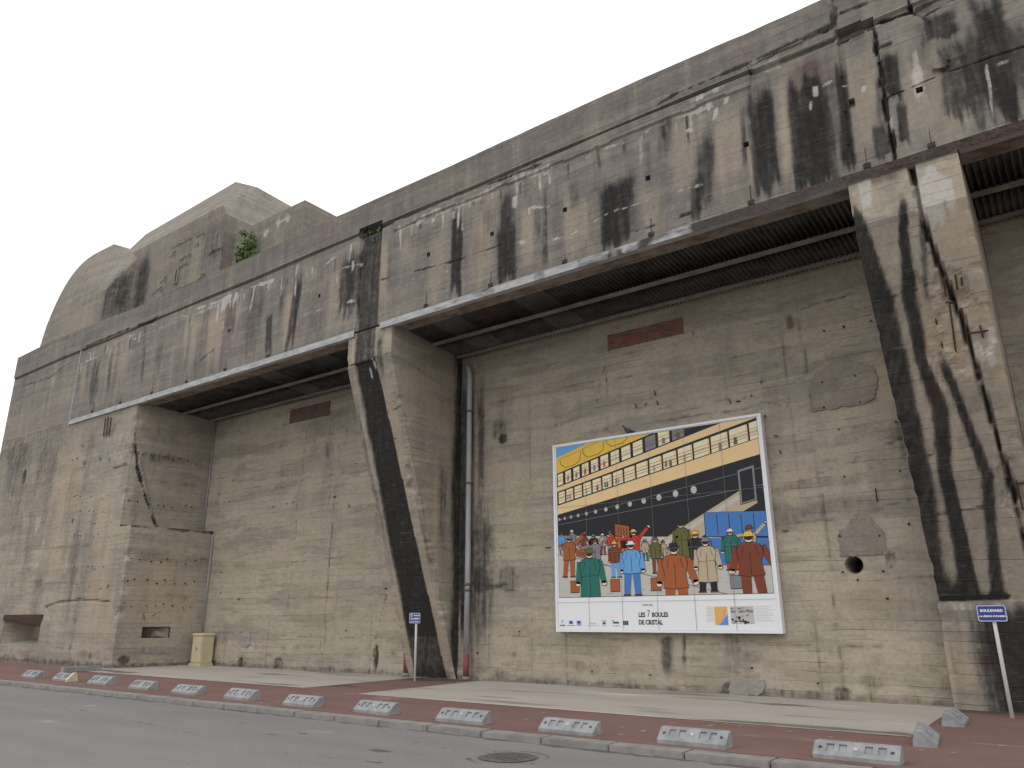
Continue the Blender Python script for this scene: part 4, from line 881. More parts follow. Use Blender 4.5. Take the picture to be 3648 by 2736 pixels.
# bricked-up vents
def bricks(c, cols, rows, mat, name):
    x0, x1, z0, z1 = c; m = MB(); m.box(x0, x1, YW - .03, YW + .1, z0, z1); bp = m.build(name, M_MORTAR, BUNK)
    bw = (x1 - x0) / cols; bh = (z1 - z0) / rows
    for r_ in range(rows):
        for k in range(cols + 1):
            a = x0 + (k - (.5 if r_ % 2 else 0)) * bw; b = a + bw - .016; a = max(a, x0 + .004); b = min(b, x1 - .004)
            if b - a < .04: continue
            m = MB(); y = YW - .042 + rng.uniform(-.006, .006); m.box(a, b, y, YW - .02, z0 + r_ * bh + .008, z0 + (r_ + 1) * bh - .008); m.build('brick', mat if rng.random() < .7 else M_BRICK2, bp)
c0, c1 = WL(1313, 720), WL(1475, 702); bricks((c0[0], c1[0], 8.19, 8.6), 9, 6, M_BRICK, 'brick_infill')
c0, c1 = WL(628, 900), WL(712, 885); bricks((c0[0], c1[0], 8.2, 8.68), 10, 6, M_BRICK2, 'brick_infill')

# --- works on the roof
def tower(name, hulls, label=None):
    m = MB()
    for h in hulls:
        bm = bmesh.new()
        for p in h: bm.verts.new(p)
        bmesh.ops.convex_hull(bm, input=bm.verts)
        for v in [v for v in bm.verts if not v.link_faces]: bm.verts.remove(v)
        bmesh.ops.dissolve_limit(bm, angle_limit=.02, verts=bm.verts, edges=bm.edges)
        bmesh.ops.triangulate(bm, faces=bm.faces[:])
        for it in range(3): bmesh.ops.subdivide_edges(bm, edges=[e for e in bm.edges if e.calc_length() > .6], cuts=2, use_grid_fill=True); bmesh.ops.triangulate(bm, faces=bm.faces[:])
        bm.verts.index_update(); m.add([tuple(v.co) for v in bm.verts], [[v.index for v in f.verts] for f in bm.faces]); bm.free()
    V = np.concatenate(m.v); s = Stain(V[:, 0] + .3 * V[:, 1], V[:, 2])
    if name == 'gun_house':
        fr = (np.abs(V[:, 1] - 15) < .05) | (np.abs(V[:, 0] + 25.2) < .05)
        s.add(0, fr * (.05 + .45 * fbm(V[:, 0] * .5, V[:, 2] * .8, 4)) * sst(17.6, 17.0, V[:, 2] - .3 * fbm(V[:, 0], V[:, 1], 3)))
        s.streak(0, -21.2, 17.2, -21.2, 14.5, .8, .35); s.streak(0, -26.6, 17.3, -26.7, 13.5, .5, .8); s.streak(3, -22.3, 17, -22.4, 14, .5, .5); s.line(1, [(-27, 18.2), (-24.5, 19.2)], .05, .5, .1, 2)
    if name == 'command_block':
        s.streak(0, -16.8, 16.5, -16.8, 14, 2.0, .3); s.line(1, [(-19, 15.6), (-17.9, 15.9), (-16.9, 16.05)], .06, .9, .15, 2); s.streak(3, -17.5, 15.8, -17.5, 14, .4, .6)
    if name == 'domed_block':
        s.streak(3, -30, 15.2, -30, 13, 1.4, .5); s.streak(0, -27.6, 17, -27.6, 13.5, .4, .7); s.streak(1, -31.2, 15.9, -31.3, 15.4, .06, .6)
    m.st = [s.c.T]
    return m.build(name, M_TOWER, BUNK)
def onYp(x, y, Y): return tuple(hit(*q1(x, y), (0, Y, 0), (0, 1, 0)))
front = [onYp(218, 1085, 13.95), onYp(280, 960, 13.97), onYp(400, 700, 14.15), onYp(500, 580, 14.6), onYp(600, 500, 14.9), onYp(690, 460, 15.1)]
front[0] = (front[0][0], 13.95, 12.5)
fa = np.array(front[1:]); tt = np.linspace(0, len(fa) - 1, 22); cf = [np.polyfit(np.arange(len(fa)), fa[:, k], 3) for k in range(3)]
front = [front[0]] + [tuple(np.polyval(cf[k], t) for k in range(3)) for t in tt]
right_ = [onYp(640, 740, 14.0), (onYp(620, 930, 14.0)[0], 13.98, 12.5), onYp(790, 500, 15.0), onYp(870, 510, 15.2), (-31.5, 15.2, 12.5)]
back = [(p[0], 21, p[2]) for p in front[1:]] + [(front[0][0], 21, 12.5), (-31.5, 21, 12.5), (-31.5, 21, 17.2)]
tower('domed_block', [front + right_ + back])
B_ = [(x, y, z) for x in (-35.5, -25.15) for y in (15.0, 23) for z in (12.5, 17.1)] + [(-34.6, 16.5, 19.85), (-27.2, 16.5, 20.05), (-26.6, 17.2, 19.9), (-27.2, 23, 20.05), (-34.6, 23, 19.85)]
B_ += [(-25.45, 15.0, 17.6), (-33, 15.0, 17.55)]
gh = tower('gun_house', [B_])
m = MB(); p0 = np.array(onYp(1075, 655, 15.0)); m.box(p0[0] - .13, p0[0] + .13, 14.93, 15.05, p0[2] - .33, p0[2] + .33); gs = m.build('loophole', M_TOWER, gh)
m = MB(); m.box(p0[0] - .05, p0[0] + .05, 14.925, 14.935, p0[2] - .27, p0[2] + .27); m.build('slot_dark', M_BLACK, gh)  # thin black box paints the dark inside the loophole
cb = tower('command_block', [[(x, y, z) for x in (-25.3, -20.85) for y in (15.5, 20) for z in (12.5, 16.42)]])
r2 = np.random.default_rng(4)
for i in range(15):
    x = r2.uniform(-31, -25.5); z = r2.uniform(14.3, 16.8); L = r2.uniform(.25, .8); m = MB()
    m.tube([(x, 14.97, z), (x + L, 14.95, z + r2.uniform(-.05, .2)), (x + L + .03, 14.95, z - r2.uniform(0, .3))], .010, 5); m.build('rebar', M_REBAR, gh)
for i in range(7):
    y = r2.uniform(15.2, 15.9); z = r2.uniform(14.2, 16.8); m = MB(); m.tube([(-25.12, y, z), (-25.08, y + .35, z + .03), (-25.08, y + .36, z - .2)], .016, 5); m.build('rebar', M_REBAR, gh)

# ------------------------------------------------------------------ shrub growing behind the parapet
pc = np.array(hit(*q1(1495, 520), (0, 15.3, 0), (0, 1, 0)))
SH = empty('shrub', (pc[0], 15.3, ZT), 'small leafy green shrub growing out of the bunker roof', 'shrub')
m = MB(); lv = np.random.default_rng(8)
st = MB()
for k in range(9):
    a = lv.uniform(0, 6.28); tip = pc + np.array([math.cos(a) * .4, math.sin(a) * .25 - .1, lv.uniform(-.2, .8)])
    st.tube([(pc[0], 15.3, ZT - .1), tuple((np.array([pc[0], 15.3, ZT]) + tip) / 2 + lv.normal(0, .05, 3)), tuple(tip)], [.022, .015, .006], 5)
cl = [(pc + np.array([lv.normal(0, .24), lv.normal(-.05, .15), lv.normal(-.05, .42)]), lv.uniform(.1, .2)) for k in range(26)]
cl += [(np.array(hit(*q1(x, y), (0, 15.25, 0), (0, 1, 0))), .2) for x, y in [(1520, 410), (1530, 440), (1450, 500), (1460, 555), (1530, 530), (1490, 450), (1500, 570)]]
for c, rr in cl:
    for k in range(60):
        d = lv.normal(0, 1, 3); d /= np.linalg.norm(d); p = c + d * rr * lv.uniform(.4, 1.1); s_ = lv.uniform(.045, .085)
        t1 = np.cross(d, lv.normal(0, 1, 3)); t1 /= np.linalg.norm(t1); t2 = np.cross(d, t1) * .6 + d * lv.uniform(-.4, .4)
        m.add([p - t1 * s_, p + t2 * s_ * .6, p + t1 * s_, p - t2 * s_ * .6], [(0, 1, 2, 3)])
m.build('foliage', M_LEAF, SH); st.build('stem', M_STEM, SH)
wd = MB(); 
for k in range(40):
    p = np.array([lv.uniform(-15.1, -14.5), 13.5 + lv.uniform(-.12, .1), 12.18 + lv.uniform(0, .14)]); s_ = .03; t = lv.normal(0, 1, 3) * s_; u_ = lv.normal(0, 1, 3) * s_; wd.add([p - t, p + u_, p + t, p - u_], [(0, 1, 2, 3)])
tag(wd.build('weed_tuft', M_LEAF), 'tuft of green weeds in the notch above the black-streaked buttress', 'weed')
m = MB(); m.box(-15.14, -15.08, YF - .02, YF + .12, 12.42, 12.95); m.build('rust_bar', M_RUST, BUNK)

# ------------------------------------------------------------------ downpipes
def downpipe(x, y, z1, red, label):
    t = empty('downpipe', (x, y, ZP), label, 'drainpipe')
    m = MB(); m.tube([(x, y, ZP + .02), (x, y, red)], .078, 20); o = m.build('painted_length', M_REDP, t, True)
    m = MB(); m.tube([(x, y, red), (x + .01, y, 3.2), (x - .01, y, z1), (x - .06, y - .05, z1 + .25)], .075, 20); m.build('pipe', M_ZINC, t, True)
    for z in (2.35, 2.5, 5.2, z1 - 1.1):
        m = MB(); m.tube([(x, y, z - .035), (x, y, z + .035)], .089, 20); m.box(x - .015, x + .015, y + .05, YW + .04, z - .02, z + .02); m.build('pipe_clamp', M_IRON, t, True)
    m = MB(); m.tube([(x, y, ZP + .006), (x, y, ZP + .09)], .1, 20); m.build('foot', M_KERB, t, True)
    return t
downpipe(-13.34, 16.1, 8.35, .75, 'grey downpipe with faded red foot on the right of the black-streaked buttress')
downpipe(-15.56, 16.2, 8.35, .95, 'downpipe with dark red foot half hidden behind the street sign')
def conduit(x, y, z0, z1, lab, x1=None):
    m = MB(); m.tube([(x, y, z0), ((x1 or x), y, z1)], .022, 8); tag(m.build('cable_conduit', M_ZINC, None, True), lab, 'conduit')
conduit(-26.22, 16.25, 4.74, 9.1, 'thin grey cable conduit in the upper corner of the end block')
conduit(-25.54, 16.23, 1.2, 4.6, 'thin grey cable conduit rising from the cream cabinet')

# ------------------------------------------------------------------ cream cabinet
CB = empty('utility_cabinet', (-24.95, 15.95, ZP), 'cream utility cabinet standing in the corner of the left bay', 'cabinet')
m = MB(); m.box(-25.28, -24.68, 15.74, 16.18, ZP + .09, 1.10); m.build('body', M_CAB, CB, bevel=.012)
m = MB(); m.box(-25.32, -24.64, 15.70, 16.2, ZP, ZP + .085); m.build('plinth', M_CAB, CB, bevel=.01)
m = MB(); m.hull([(x, y, z) for z, e in ((1.103, .025), (1.14, .025), (1.18, -.02)) for x in (-25.28 - e, -24.68 + e) for y in (15.74 - e, 16.18)]); m.build('lid', M_CAB, CB)
m = MB(); m.box(-25.25, -24.71, 15.727, 15.739, ZP + .13, 1.06); dr = m.build('door', M_CAB, CB, bevel=.004)
m = MB(); m.box(-24.99, -24.96, 15.715, 15.726, .62, .72); m.build('lock', M_IRON, dr)

# ------------------------------------------------------------------ wheel stops
def wheel_stop():
    L, D, Hh = .90, .31, .18
    t = bpy.data.objects.new('wheel_stop', None); COL.objects.link(t); t.empty_display_size = .3
    bm = bmesh.new()
    prof = [(0, 0), (0, .045), (.165, Hh), (.245, Hh), (D - .03, .05), (D - .025, 0)]          # y depth, z height
    n = len(prof); rows = []
    for x, e in ((-L / 2, .0), (-L / 2 + .02, 1), (L / 2 - .02, 1), (L / 2, 0)):
        rows.append([bm.verts.new((x, (y - .13) * (.93 if not e else 1), z * (.94 if not e else 1))) for y, z in prof])
    for a, b in zip(rows[:-1], rows[1:]):
        for k in range(n): bm.faces.new((a[k], b[k], b[(k + 1) % n], a[(k + 1) % n]))
    bm.faces.new(rows[0]); bm.faces.new(rows[-1][::-1])
    bmesh.ops.recalc_face_normals(bm, faces=bm.faces[:])
    # four square pockets and two bolt holes sunk into the sloping face
    sl_ = [f for f in bm.faces if abs(f.normal.y + .68) < .15 and f.calc_area() > .1]
    f = sl_[0]; bm.faces.remove(f)
    e0 = Vector((0, 0 - .13, .045)); e1 = Vector((0, .165 - .13, Hh)); dv = (e1 - e0); nn = Vector((1, 0, 0)).cross(dv).normalized()
    if nn.y > 0: nn = -nn
    xs = [-L / 2 + .02]; pk = []
    for cx_, w in ((-.375, .04), (-.27, .085), (-.135, .085), (.135, .085), (.27, .085), (.375, .04)):
        pk.append((cx_ - w / 2, cx_ + w / 2, w < .05)); xs += [cx_ - w / 2, cx_ + w / 2]
    xs.append(L / 2 - .02); ts = [0, .3, .42, .62, .82, 1]
    G = {(i, j): bm.verts.new(Vector((x, 0, 0)) + e0 + dv * t_) for i, x in enumerate(xs) for j, t_ in enumerate(ts)}
    for i in range(len(xs) - 1):
        for j in range(len(ts) - 1):
            pocket = None
            for a, b, small in pk:
                if abs(xs[i] - a) < 1e-6: pocket = (j in (2,)) if small else (j in (1, 2, 3))
            q = [G[i, j], G[i + 1, j], G[i + 1, j + 1], G[i, j + 1]]
            if pocket: 
                continue
            bm.faces.new(q)
        for a, b, small in pk:
            if abs(xs[i] - a) < 1e-6:
                j0, j1 = (2, 3) if small else (1, 4); dp = .05 if small else .02
                o_ = [G[i, j0], G[i + 1, j0], G[i + 1, j1], G[i, j1]]; inn = [bm.verts.new(v.co - nn * dp) for v in o_]
                for k in range(4): bm.faces.new((o_[k], o_[(k + 1) % 4], inn[(k + 1) % 4], inn[k]))
                bm.faces.new(inn)
    bmesh.ops.remove_doubles(bm, verts=bm.verts[:], dist=.0005)
    bmesh.ops.recalc_face_normals(bm, faces=bm.faces[:])
    me = bpy.data.meshes.new('stop_body'); bm.to_mesh(me); bm.free(); me.materials.append(M_STOP)
    b = bpy.data.objects.new('stop_body', me); COL.objects.link(b); b.parent = t
    m = MB(); c = e0 + dv * .55; m.tube([tuple(c - nn * .002), tuple(c + nn * .008)], .026, 14); o = m.build('reflector', M_REFL); o.parent = t
    for sx in (-.375, .375):
        m = MB(); c = e0 + dv * .52 + Vector((sx, 0, 0)); m.tube([tuple(c - nn * .035), tuple(c - nn * .02)], .02, 10); o = m.build('bolt', M_IRON); o.parent = t
    return t
ords = ['first', 'second', 'third', 'fourth', 'fifth', 'sixth', 'seventh', 'eighth', 'ninth', 'tenth', 'eleventh', 'twelfth']
SP = [(-2.44, 9.68), (-4.32, 9.62), (-6.21, 9.62), (-8.14, 9.65), (-10.09, 9.72), (-11.99, 9.72), (-13.94, 9.76), (-15.9, 9.8), (-17.95, 9.91), (-19.99, 9.98), (-21.95, 10.03), (-23.93, 10.05)]
stop0 = wheel_stop()
def copy_tree(o, parent=None):
    c = o.copy(); COL.objects.link(c); c.parent = parent
    for ch in list(o.children): copy_tree(ch, c)
    return c
stops = []
def set_stop(t, x, y, rz, lab):
    t.location = (x, y, ZP + .001); t.rotation_euler = (0, 0, rz); t.scale = (rng.uniform(.97, 1.03), rng.uniform(.96, 1.04), rng.uniform(.92, 1.06)); tag(t, lab, 'wheel stop', 'concrete wheel stops on the pavement'); stops.append(t)
proto = [copy_tree(stop0) for i in range(13)]
set_stop(stop0, SP[0][0], SP[0][1] + .12, .006, 'grey concrete wheel stop, first in the kerb row, near the two turned ones')
for i in range(1, 12):
    lab = f'grey concrete wheel stop, {ords[i]} in the kerb row counting from the two turned ones'
    if i == 10: lab = 'grey concrete wheel stop with one cream end in the kerb row'
    set_stop(proto[i - 1], SP[i][0] + rng.uniform(-.04, .04), SP[i][1] + .12 + rng.uniform(-.03, .03), rng.uniform(-.035, .035) - .006 * i / 4, lab)
set_stop(proto[11], -2.02, 11.62, math.pi / 2 + .12, 'wheel stop turned across the pavement at the outer corner of the pale slab')
set_stop(proto[12], -1.98, 13.85, math.pi / 2 + .04, 'wheel stop turned across the pavement, the one closer to the wide buttress')
m = MB(); m.hull([(x, y * 1.02, z * 1.03) for x in (.36, .456) for y, z in ((-.132, 0), (-.132, .045), (.035, .2), (.085, .2), (.14, .03), (.14, 0))]); cap = m.build('cream_end', M_STOPC); cap.parent = proto[9]
m = MB(); m.box(-.1, .1, -.55, .55, 0, .15); ks = m.build('loose_kerbstone', M_STOP, None, bevel=.012); ks.location = (-25.35, 12.15, ZP + .001); ks.rotation_euler = (0, 0, -.02)
tag(ks, 'loose grey kerbstone lying on the red pavement before the end block', 'kerbstone')

# ------------------------------------------------------------------ lettering
def text(body, size, loc, mat, parent, name='lettering', align='CENTER', bold=0.0, sx=1.0, rx=math.pi / 2, shear=0.0):
    cu_ = bpy.data.curves.new(name, 'FONT'); cu_.body = body; cu_.size = size; cu_.align_x = align; cu_.align_y = 'CENTER'; cu_.offset = bold; cu_.resolution_u = 2; cu_.shear = shear
    o = bpy.data.objects.new(name, cu_); COL.objects.link(o)
    dg = bpy.context.evaluated_depsgraph_get(); me = bpy.data.meshes.new_from_object(o.evaluated_get(dg)); bpy.data.objects.remove(o)
    me.transform(Matrix.Translation(loc) @ Matrix.Rotation(rx, 4, 'X') @ Matrix.Diagonal((sx, 1, 1, 1)))
    me.materials.clear(); me.materials.append(mat); o = bpy.data.objects.new(name, me); COL.objects.link(o)
    if parent: put(o, parent)
    return o
def rrect(x0, x1, z0, z1, r_, n=6):
    pts = []
    for cx_, cz, a0 in ((x1 - r_, z1 - r_, 0), (x0 + r_, z1 - r_, 90), (x0 + r_, z0 + r_, 180), (x1 - r_, z0 + r_, 270)):
        for k in range(n + 1): a = math.radians(a0 + 90 * k / n); pts.append((cx_ + r_ * math.cos(a), cz + r_ * math.sin(a)))
    return pts
def plate(poly, y0, y1, name, mat, parent):
    m = MB(); n = len(poly)
    m.add([(x, y0, z) for x, z in poly] + [(x, y1, z) for x, z in poly], [tuple(range(n))[::-1], tuple(range(n, 2 * n))] + [(k, (k + 1) % n, n + (k + 1) % n, n + k) for k in range(n)])
    return m.build(name, mat, parent)
def ring_plate(p_out, p_in, y, name, mat, parent):
    m = MB(); n = len(p_out); m.add([(x, y, z) for x, z in p_out] + [(x, y, z) for x, z in p_in], [(k, (k + 1) % n, n + (k + 1) % n, n + k) for k in range(n)])
    return m.build(name, mat, parent)

# ------------------------------------------------------------------ street signs
def street_sign(x, y, w, h, zb, label, lines):
    t = empty('street_sign', (x, y, ZP), label, 'street sign')
    m = MB(); m.tube([(x + .02, y + .03, ZP), (x + .01, y + .03, zb + .02), (x + .01, y + .03, zb + h * .8)], .03, 14); m.build('pole', M_POLE, t, True)
    x0, x1 = x - w / 2, x + w / 2
    p = plate(rrect(x0, x1, zb, zb + h, .03), y - .022, y - .004, 'sign_plate', M_BLUE, t)
    ring_plate(rrect(x0 + .008, x1 - .008, zb + .008, zb + h - .008, .026), rrect(x0 + .017, x1 - .017, zb + .017, zb + h - .017, .02), y - .0245, 'border', M_WHITE, p)
    for body, size, dx, dz, al, b in lines: text(body, size, (x + dx, y - .0245, zb + dz), M_WHITE, p, bold=b, align=al)
    return p
street_sign(-1.385, 15.04, .42, .262, 1.56, 'blue street sign reading Légion d’Honneur on a white pole beside the wide cracked buttress', [('BOULEVARD', .056, 0, .172, 'CENTER', .0025), ('de la LÉGION d’HONNEUR', .036, 0, .085, 'CENTER', .0018)])
pl = street_sign(-14.19, 15.05, .39, .262, 1.52, 'small blue street sign with a white emblem in front of the black-streaked buttress', [('Boulevard', .05, .172, .195, 'RIGHT', .002), ('Paul LEFERME', .05, 0, .115, 'CENTER', .002)])
m = MB(); m.add([(x, 15.05 - .0245, z) for x, z in rrect(-14.335, -14.275, 1.685, 1.75, .012)], [tuple(range(28))[::-1]]); m.build('emblem', M_WHITE, pl)
m = MB(); m.quad((-14.32, 15.05 - .027, 1.70), (-14.29, 15.05 - .027, 1.70), (-14.29, 15.05 - .027, 1.735), (-14.32, 15.05 - .027, 1.735)); m.build('emblem_mark', M_BLUE, pl)
for k in range(9):
    m = MB(); a = -14.325 + k * .031; m.quad((a, 15.0255, 1.563), (a + .024, 15.0255, 1.563), (a + .024, 15.0255, 1.577), (a, 15.0255, 1.577)); m.build('small_print', M_WHITE, pl)

# ------------------------------------------------------------------ manhole cover
MH = empty('manhole_cover', (-5.98, 8.03, ZR), 'round cast iron manhole cover set in the grey road', 'manhole cover')
def disc(m, r0, r1, z, n=48):
    c = (-5.98, 8.03); V = [(c[0] + rr * math.cos(2 * math.pi * k / n), c[1] + rr * math.sin(2 * math.pi * k / n), z) for rr in (r0, r1) for k in range(n)]
    m.add(V, [(k, (k + 1) % n, n + (k + 1) % n, n + k) for k in range(n)])
m = MB(); disc(m, .335, .30, ZR + .008); disc(m, .345, .335, ZR + .003); m.build('frame', M_IRON, MH)
m = MB(); disc(m, .001, .294, ZR + .006)
for i in range(-6, 7):
    for j in range(-6, 7):
        x, y = i * .045, j * .045
        if math.hypot(x, y) < .27: m.box(-5.98 + x - .014, -5.98 + x + .014, 8.03 + y - .014, 8.03 + y + .014, ZR + .0065, ZR + .012)
m.build('cover_plate', M_IRON, MH)

# ------------------------------------------------------------------ billboard: a generic quay picture stands in for the printed artwork
BX0, BX1, BZ0, BZ1, BY = -10.54, -5.13, 1.325, 5.885, 16.10
BB = empty('billboard', ((BX0 + BX1) / 2, BY, BZ0), 'large framed billboard of a ship at a quay fixed to the bay wall', 'billboard')
m = MB()
for x0, x1, z0, z1 in ((BX0, BX0 + .055, BZ0, BZ1), (BX1 - .055, BX1, BZ0, BZ1), (BX0 + .056, BX1 - .056, BZ0, BZ0 + .05), (BX0 + .056, BX1 - .056, BZ1 - .05, BZ1)): m.box(x0, x1, BY - .02, YW - .03, z0, z1)
m.build('frame', M_WHITE, BB)
PX0, PX1, PZ0, PZ1 = BX0 + .056, BX1 - .056, BZ0 + .051, BZ1 - .051
cols_ = np.linspace(PX0, PX1, 7); rows_ = [PZ0, PZ0 + .62, PZ0 + 1.75, PZ0 + 2.9, PZ1]
for i in range(6):
    for j in range(4):
        m = MB(); m.box(cols_[i] + .002, cols_[i + 1] - .002, BY, BY + .03, rows_[j] + .002, rows_[j + 1] - .002); m.build('panel', M_WHITE, BB)
inks = {'black': (.012, .012, .016), 'cream': (.80, .58, .30), 'pale': (.82, .74, .48), 'grey': (.52, .50, .46), 'mid': (.22, .22, .24), 'blue': (.055, .19, .50), 'sky': (.13, .36, .68), 'green': (.015, .15, .12), 'brown': (.20, .045, .018), 'orange': (.68, .13, .02), 'rust': (.36, .10, .025), 'yellow': (.78, .50, .06), 'skin': (.80, .60, .46), 'tan': (.50, .40, .27), 'red': (.5, .04, .02), 'white': (.78, .78, .78), 'olive': (.13, .12, .025), 'map_orange': (.75, .42, .12), 'map_blue': (.10, .28, .62), 'flag': (.02, .025, .22), 'lilac': (.42, .32, .62)}
INK = {k: paint('ink_' + k, v, .5) for k, v in inks.items()}
LAY = [0]
AX0, AX1, AZ0, AZ1 = PX0 + .05, PX1 - .05, PZ0 + .74, PZ1 - .03
def clip(poly, x0=0, x1=1, z0=0, z1=1):
    for ax, v, sg in ((0, x0, 1), (0, x1, -1), (1, z0, 1), (1, z1, -1)):
        out = []
        for i in range(len(poly)):
            a, b = poly[i - 1], poly[i]; ia = (a[ax] - v) * sg >= 0; ib = (b[ax] - v) * sg >= 0
            if ia != ib: t = (v - a[ax]) / (b[ax] - a[ax]); out.append((a[0] + (b[0] - a[0]) * t, a[1] + (b[1] - a[1]) * t))
            if ib: out.append(b)
        poly = out
        if not poly: return []
    return poly
ART = {}
def ink(c, poly, lay):
    poly = clip(poly)
    if len(poly) < 3: return
    mb = ART.setdefault((c, lay), MB()); y = BY - .0012 - lay * .0011
    ar = sum(poly[i - 1][0] * poly[i][1] - poly[i][0] * poly[i - 1][1] for i in range(len(poly)))
    if ar < 0: poly = poly[::-1]
    mb.add([(AX0 + u * (AX1 - AX0), y, AZ0 + v * (AZ1 - AZ0)) for u, v in poly], [tuple(range(len(poly)))])
def oval(u, v, a, b, n=18): return [(u + a * math.cos(2 * math.pi * k / n), v + b * math.sin(2 * math.pi * k / n)) for k in range(n)]
def band(c, v0l, v0r, v1l, v1r, lay, u0=0, u1=1):
    f = lambda a, b, u: a + (b - a) * u
    ink(c, [(u0, f(v0l, v0r, u0)), (u1, f(v0l, v0r, u1)), (u1, f(v1l, v1r, u1)), (u0, f(v1l, v1r, u0))], lay)
def grow(poly, e):
    cx_ = sum(p[0] for p in poly) / len(poly); cz = sum(p[1] for p in poly) / len(poly)
    out = []
    for x, z in poly:
        d = math.hypot(x - cx_, z - cz) + 1e-9; out.append((x + (x - cx_) / d * e, z + (z - cz) / d * e * 1.25))
    return out
def shape(c, poly, lay, e=.0035): ink('black', grow(poly, e), lay); ink(c, poly, lay + 1)
band('grey', 0, 0, 1, 1, 0)
band('black', .40, .30, .54, .78, 1)
band('cream', .54, .78, .60, .875, 1)
band('black', .60, .875, .695, 1.0, 1)
band('cream', .695, 1.0, .725, 1.05, 1)
band('black', .725, 1.05, .82, 1.17, 1)
band('yellow', .82, 1.17, .93, 1.33, 1)
band('sky', .93, 1.33, 1.3, 1.8, 1)
for k in range(3):                                             # plain lifeboat hulls along the top deck
    u = .02 + k * .13; v = .88 + u * .38; shape('yellow', [(u, v + .03), (u + .12, v + .07), (u + .11, v + .005), (u + .085, v - .018), (u + .03, v - .03), (u + .006, v - .005)], 2)
rg = np.random.default_rng(21); u = .008; k = 0
while u < 1:                                                   # deck openings grow towards the right
    w = .028 + .05 * u; lo = .61 + .268 * u; hi = .685 + .297 * u; s2 = .29 * w
    ink('pale', [(u, lo), (u + w, lo + s2), (u + w, hi + s2), (u, hi)], 2)
    for j in range(1, 3): 
        zz = lo + (hi - lo) * j * .22; ink('brown', [(u, zz), (u + w, zz + s2), (u + w, zz + s2 + .003), (u, zz + .003)], 4)
    ink('cream', [(u + w, lo + s2), (u + w + .008, lo + s2), (u + w + .008, hi + s2), (u + w, hi + s2)], 3)
    for j in range(rg.integers(0, 3)):
        c = ['brown', 'green', 'red', 'olive', 'sky', 'mid', 'tan'][rg.integers(0, 7)]; uu = u + w * rg.uniform(.1, .7); hh = (hi - lo) * .55
        ink(c, [(uu, lo + .01), (uu + w * .25, lo + .012), (uu + w * .22, lo + hh), (uu + w * .04, lo + hh)], 3); ink('skin', oval(uu + w * .13, lo + hh + .010, w * .085, .011, 10), 3)
    u += w + .016; k += 1
u = .005
while u < .66:
    w = .03 + .045 * u; lo = .733 + .325 * u; hi = .81 + .347 * u; s2 = .33 * w
    ink('pale' if rg.random() < .75 else 'mid', [(u, lo), (u + w, lo + s2), (u + w, hi + s2), (u, hi)], 2)
    if rg.random() < .6:
        c = ['red', 'olive', 'brown', 'mid', 'orange'][rg.integers(0, 5)]; ink(c, [(u + w * .3, lo + .01), (u + w * .65, lo + .015), (u + w * .6, lo + .05), (u + w * .35, lo + .05)], 3)
    zz = lo + .025; ink('brown', [(u, zz), (u + w, zz + s2), (u + w, zz + s2 + .003), (u, zz + .003)], 4)
    u += w + .014
for i, u in enumerate([.01, .04, .075, .115, .16, .21, .265, .325, .39, .46, .535, .615, .70]): ink('grey', oval(u, .505 + u * .155, .006 + .011 * u, .009 + .02 * u), 2)
# gangway and quay edge
shape('tan', [(.50, .30), (.93, .60), (.97, .60), (.97, .50), (.60, .25)], 2); ink('grey', [(.52, .30), (.90, .56), (.90, .53), (.54, .285)], 4)
shape('mid', [(.90, .50), (.97, .52), (.97, .72), (.90, .70)], 4); ink('black', [(.908, .51), (.962, .525), (.962, .705), (.908, .69)], 6)
for a in ((0, .375, 1), (0, .35, .7)): ink('mid', [(0, a[1]), (a[2], a[1] - .11 * a[2]), (a[2], a[1] - .11 * a[2] - .005), (0, a[1] - .005)], 2)
ink('mid', [(.05, .26), (.80, .0), (.815, .0), (.05, .267)], 2)
# plain blue freight boxes and crates
for u, v, w, h, c in ((.70, .17, .30, .15, 'blue'), (.74, .33, .26, .14, 'blue'), (.30, .22, .085, .15, 'orange'), (.31, .375, .07, .07, 'rust'), (.015, .27, .07, .06, 'tan'), (.10, .26, .05, .05, 'rust')):
    shape(c, [(u, v), (u + w, v - .02), (u + w, v + h - .02), (u, v + h)], 4)
    for k in range(1, 5): ink('black', [(u + w * k / 5, v + .01 - .02 * k / 5), (u + w * k / 5 + .003, v + .01 - .02 * k / 5), (u + w * k / 5 + .003, v + h - .012 - .02 * k / 5), (u + w * k / 5, v + h - .012 - .02 * k / 5)], 6)
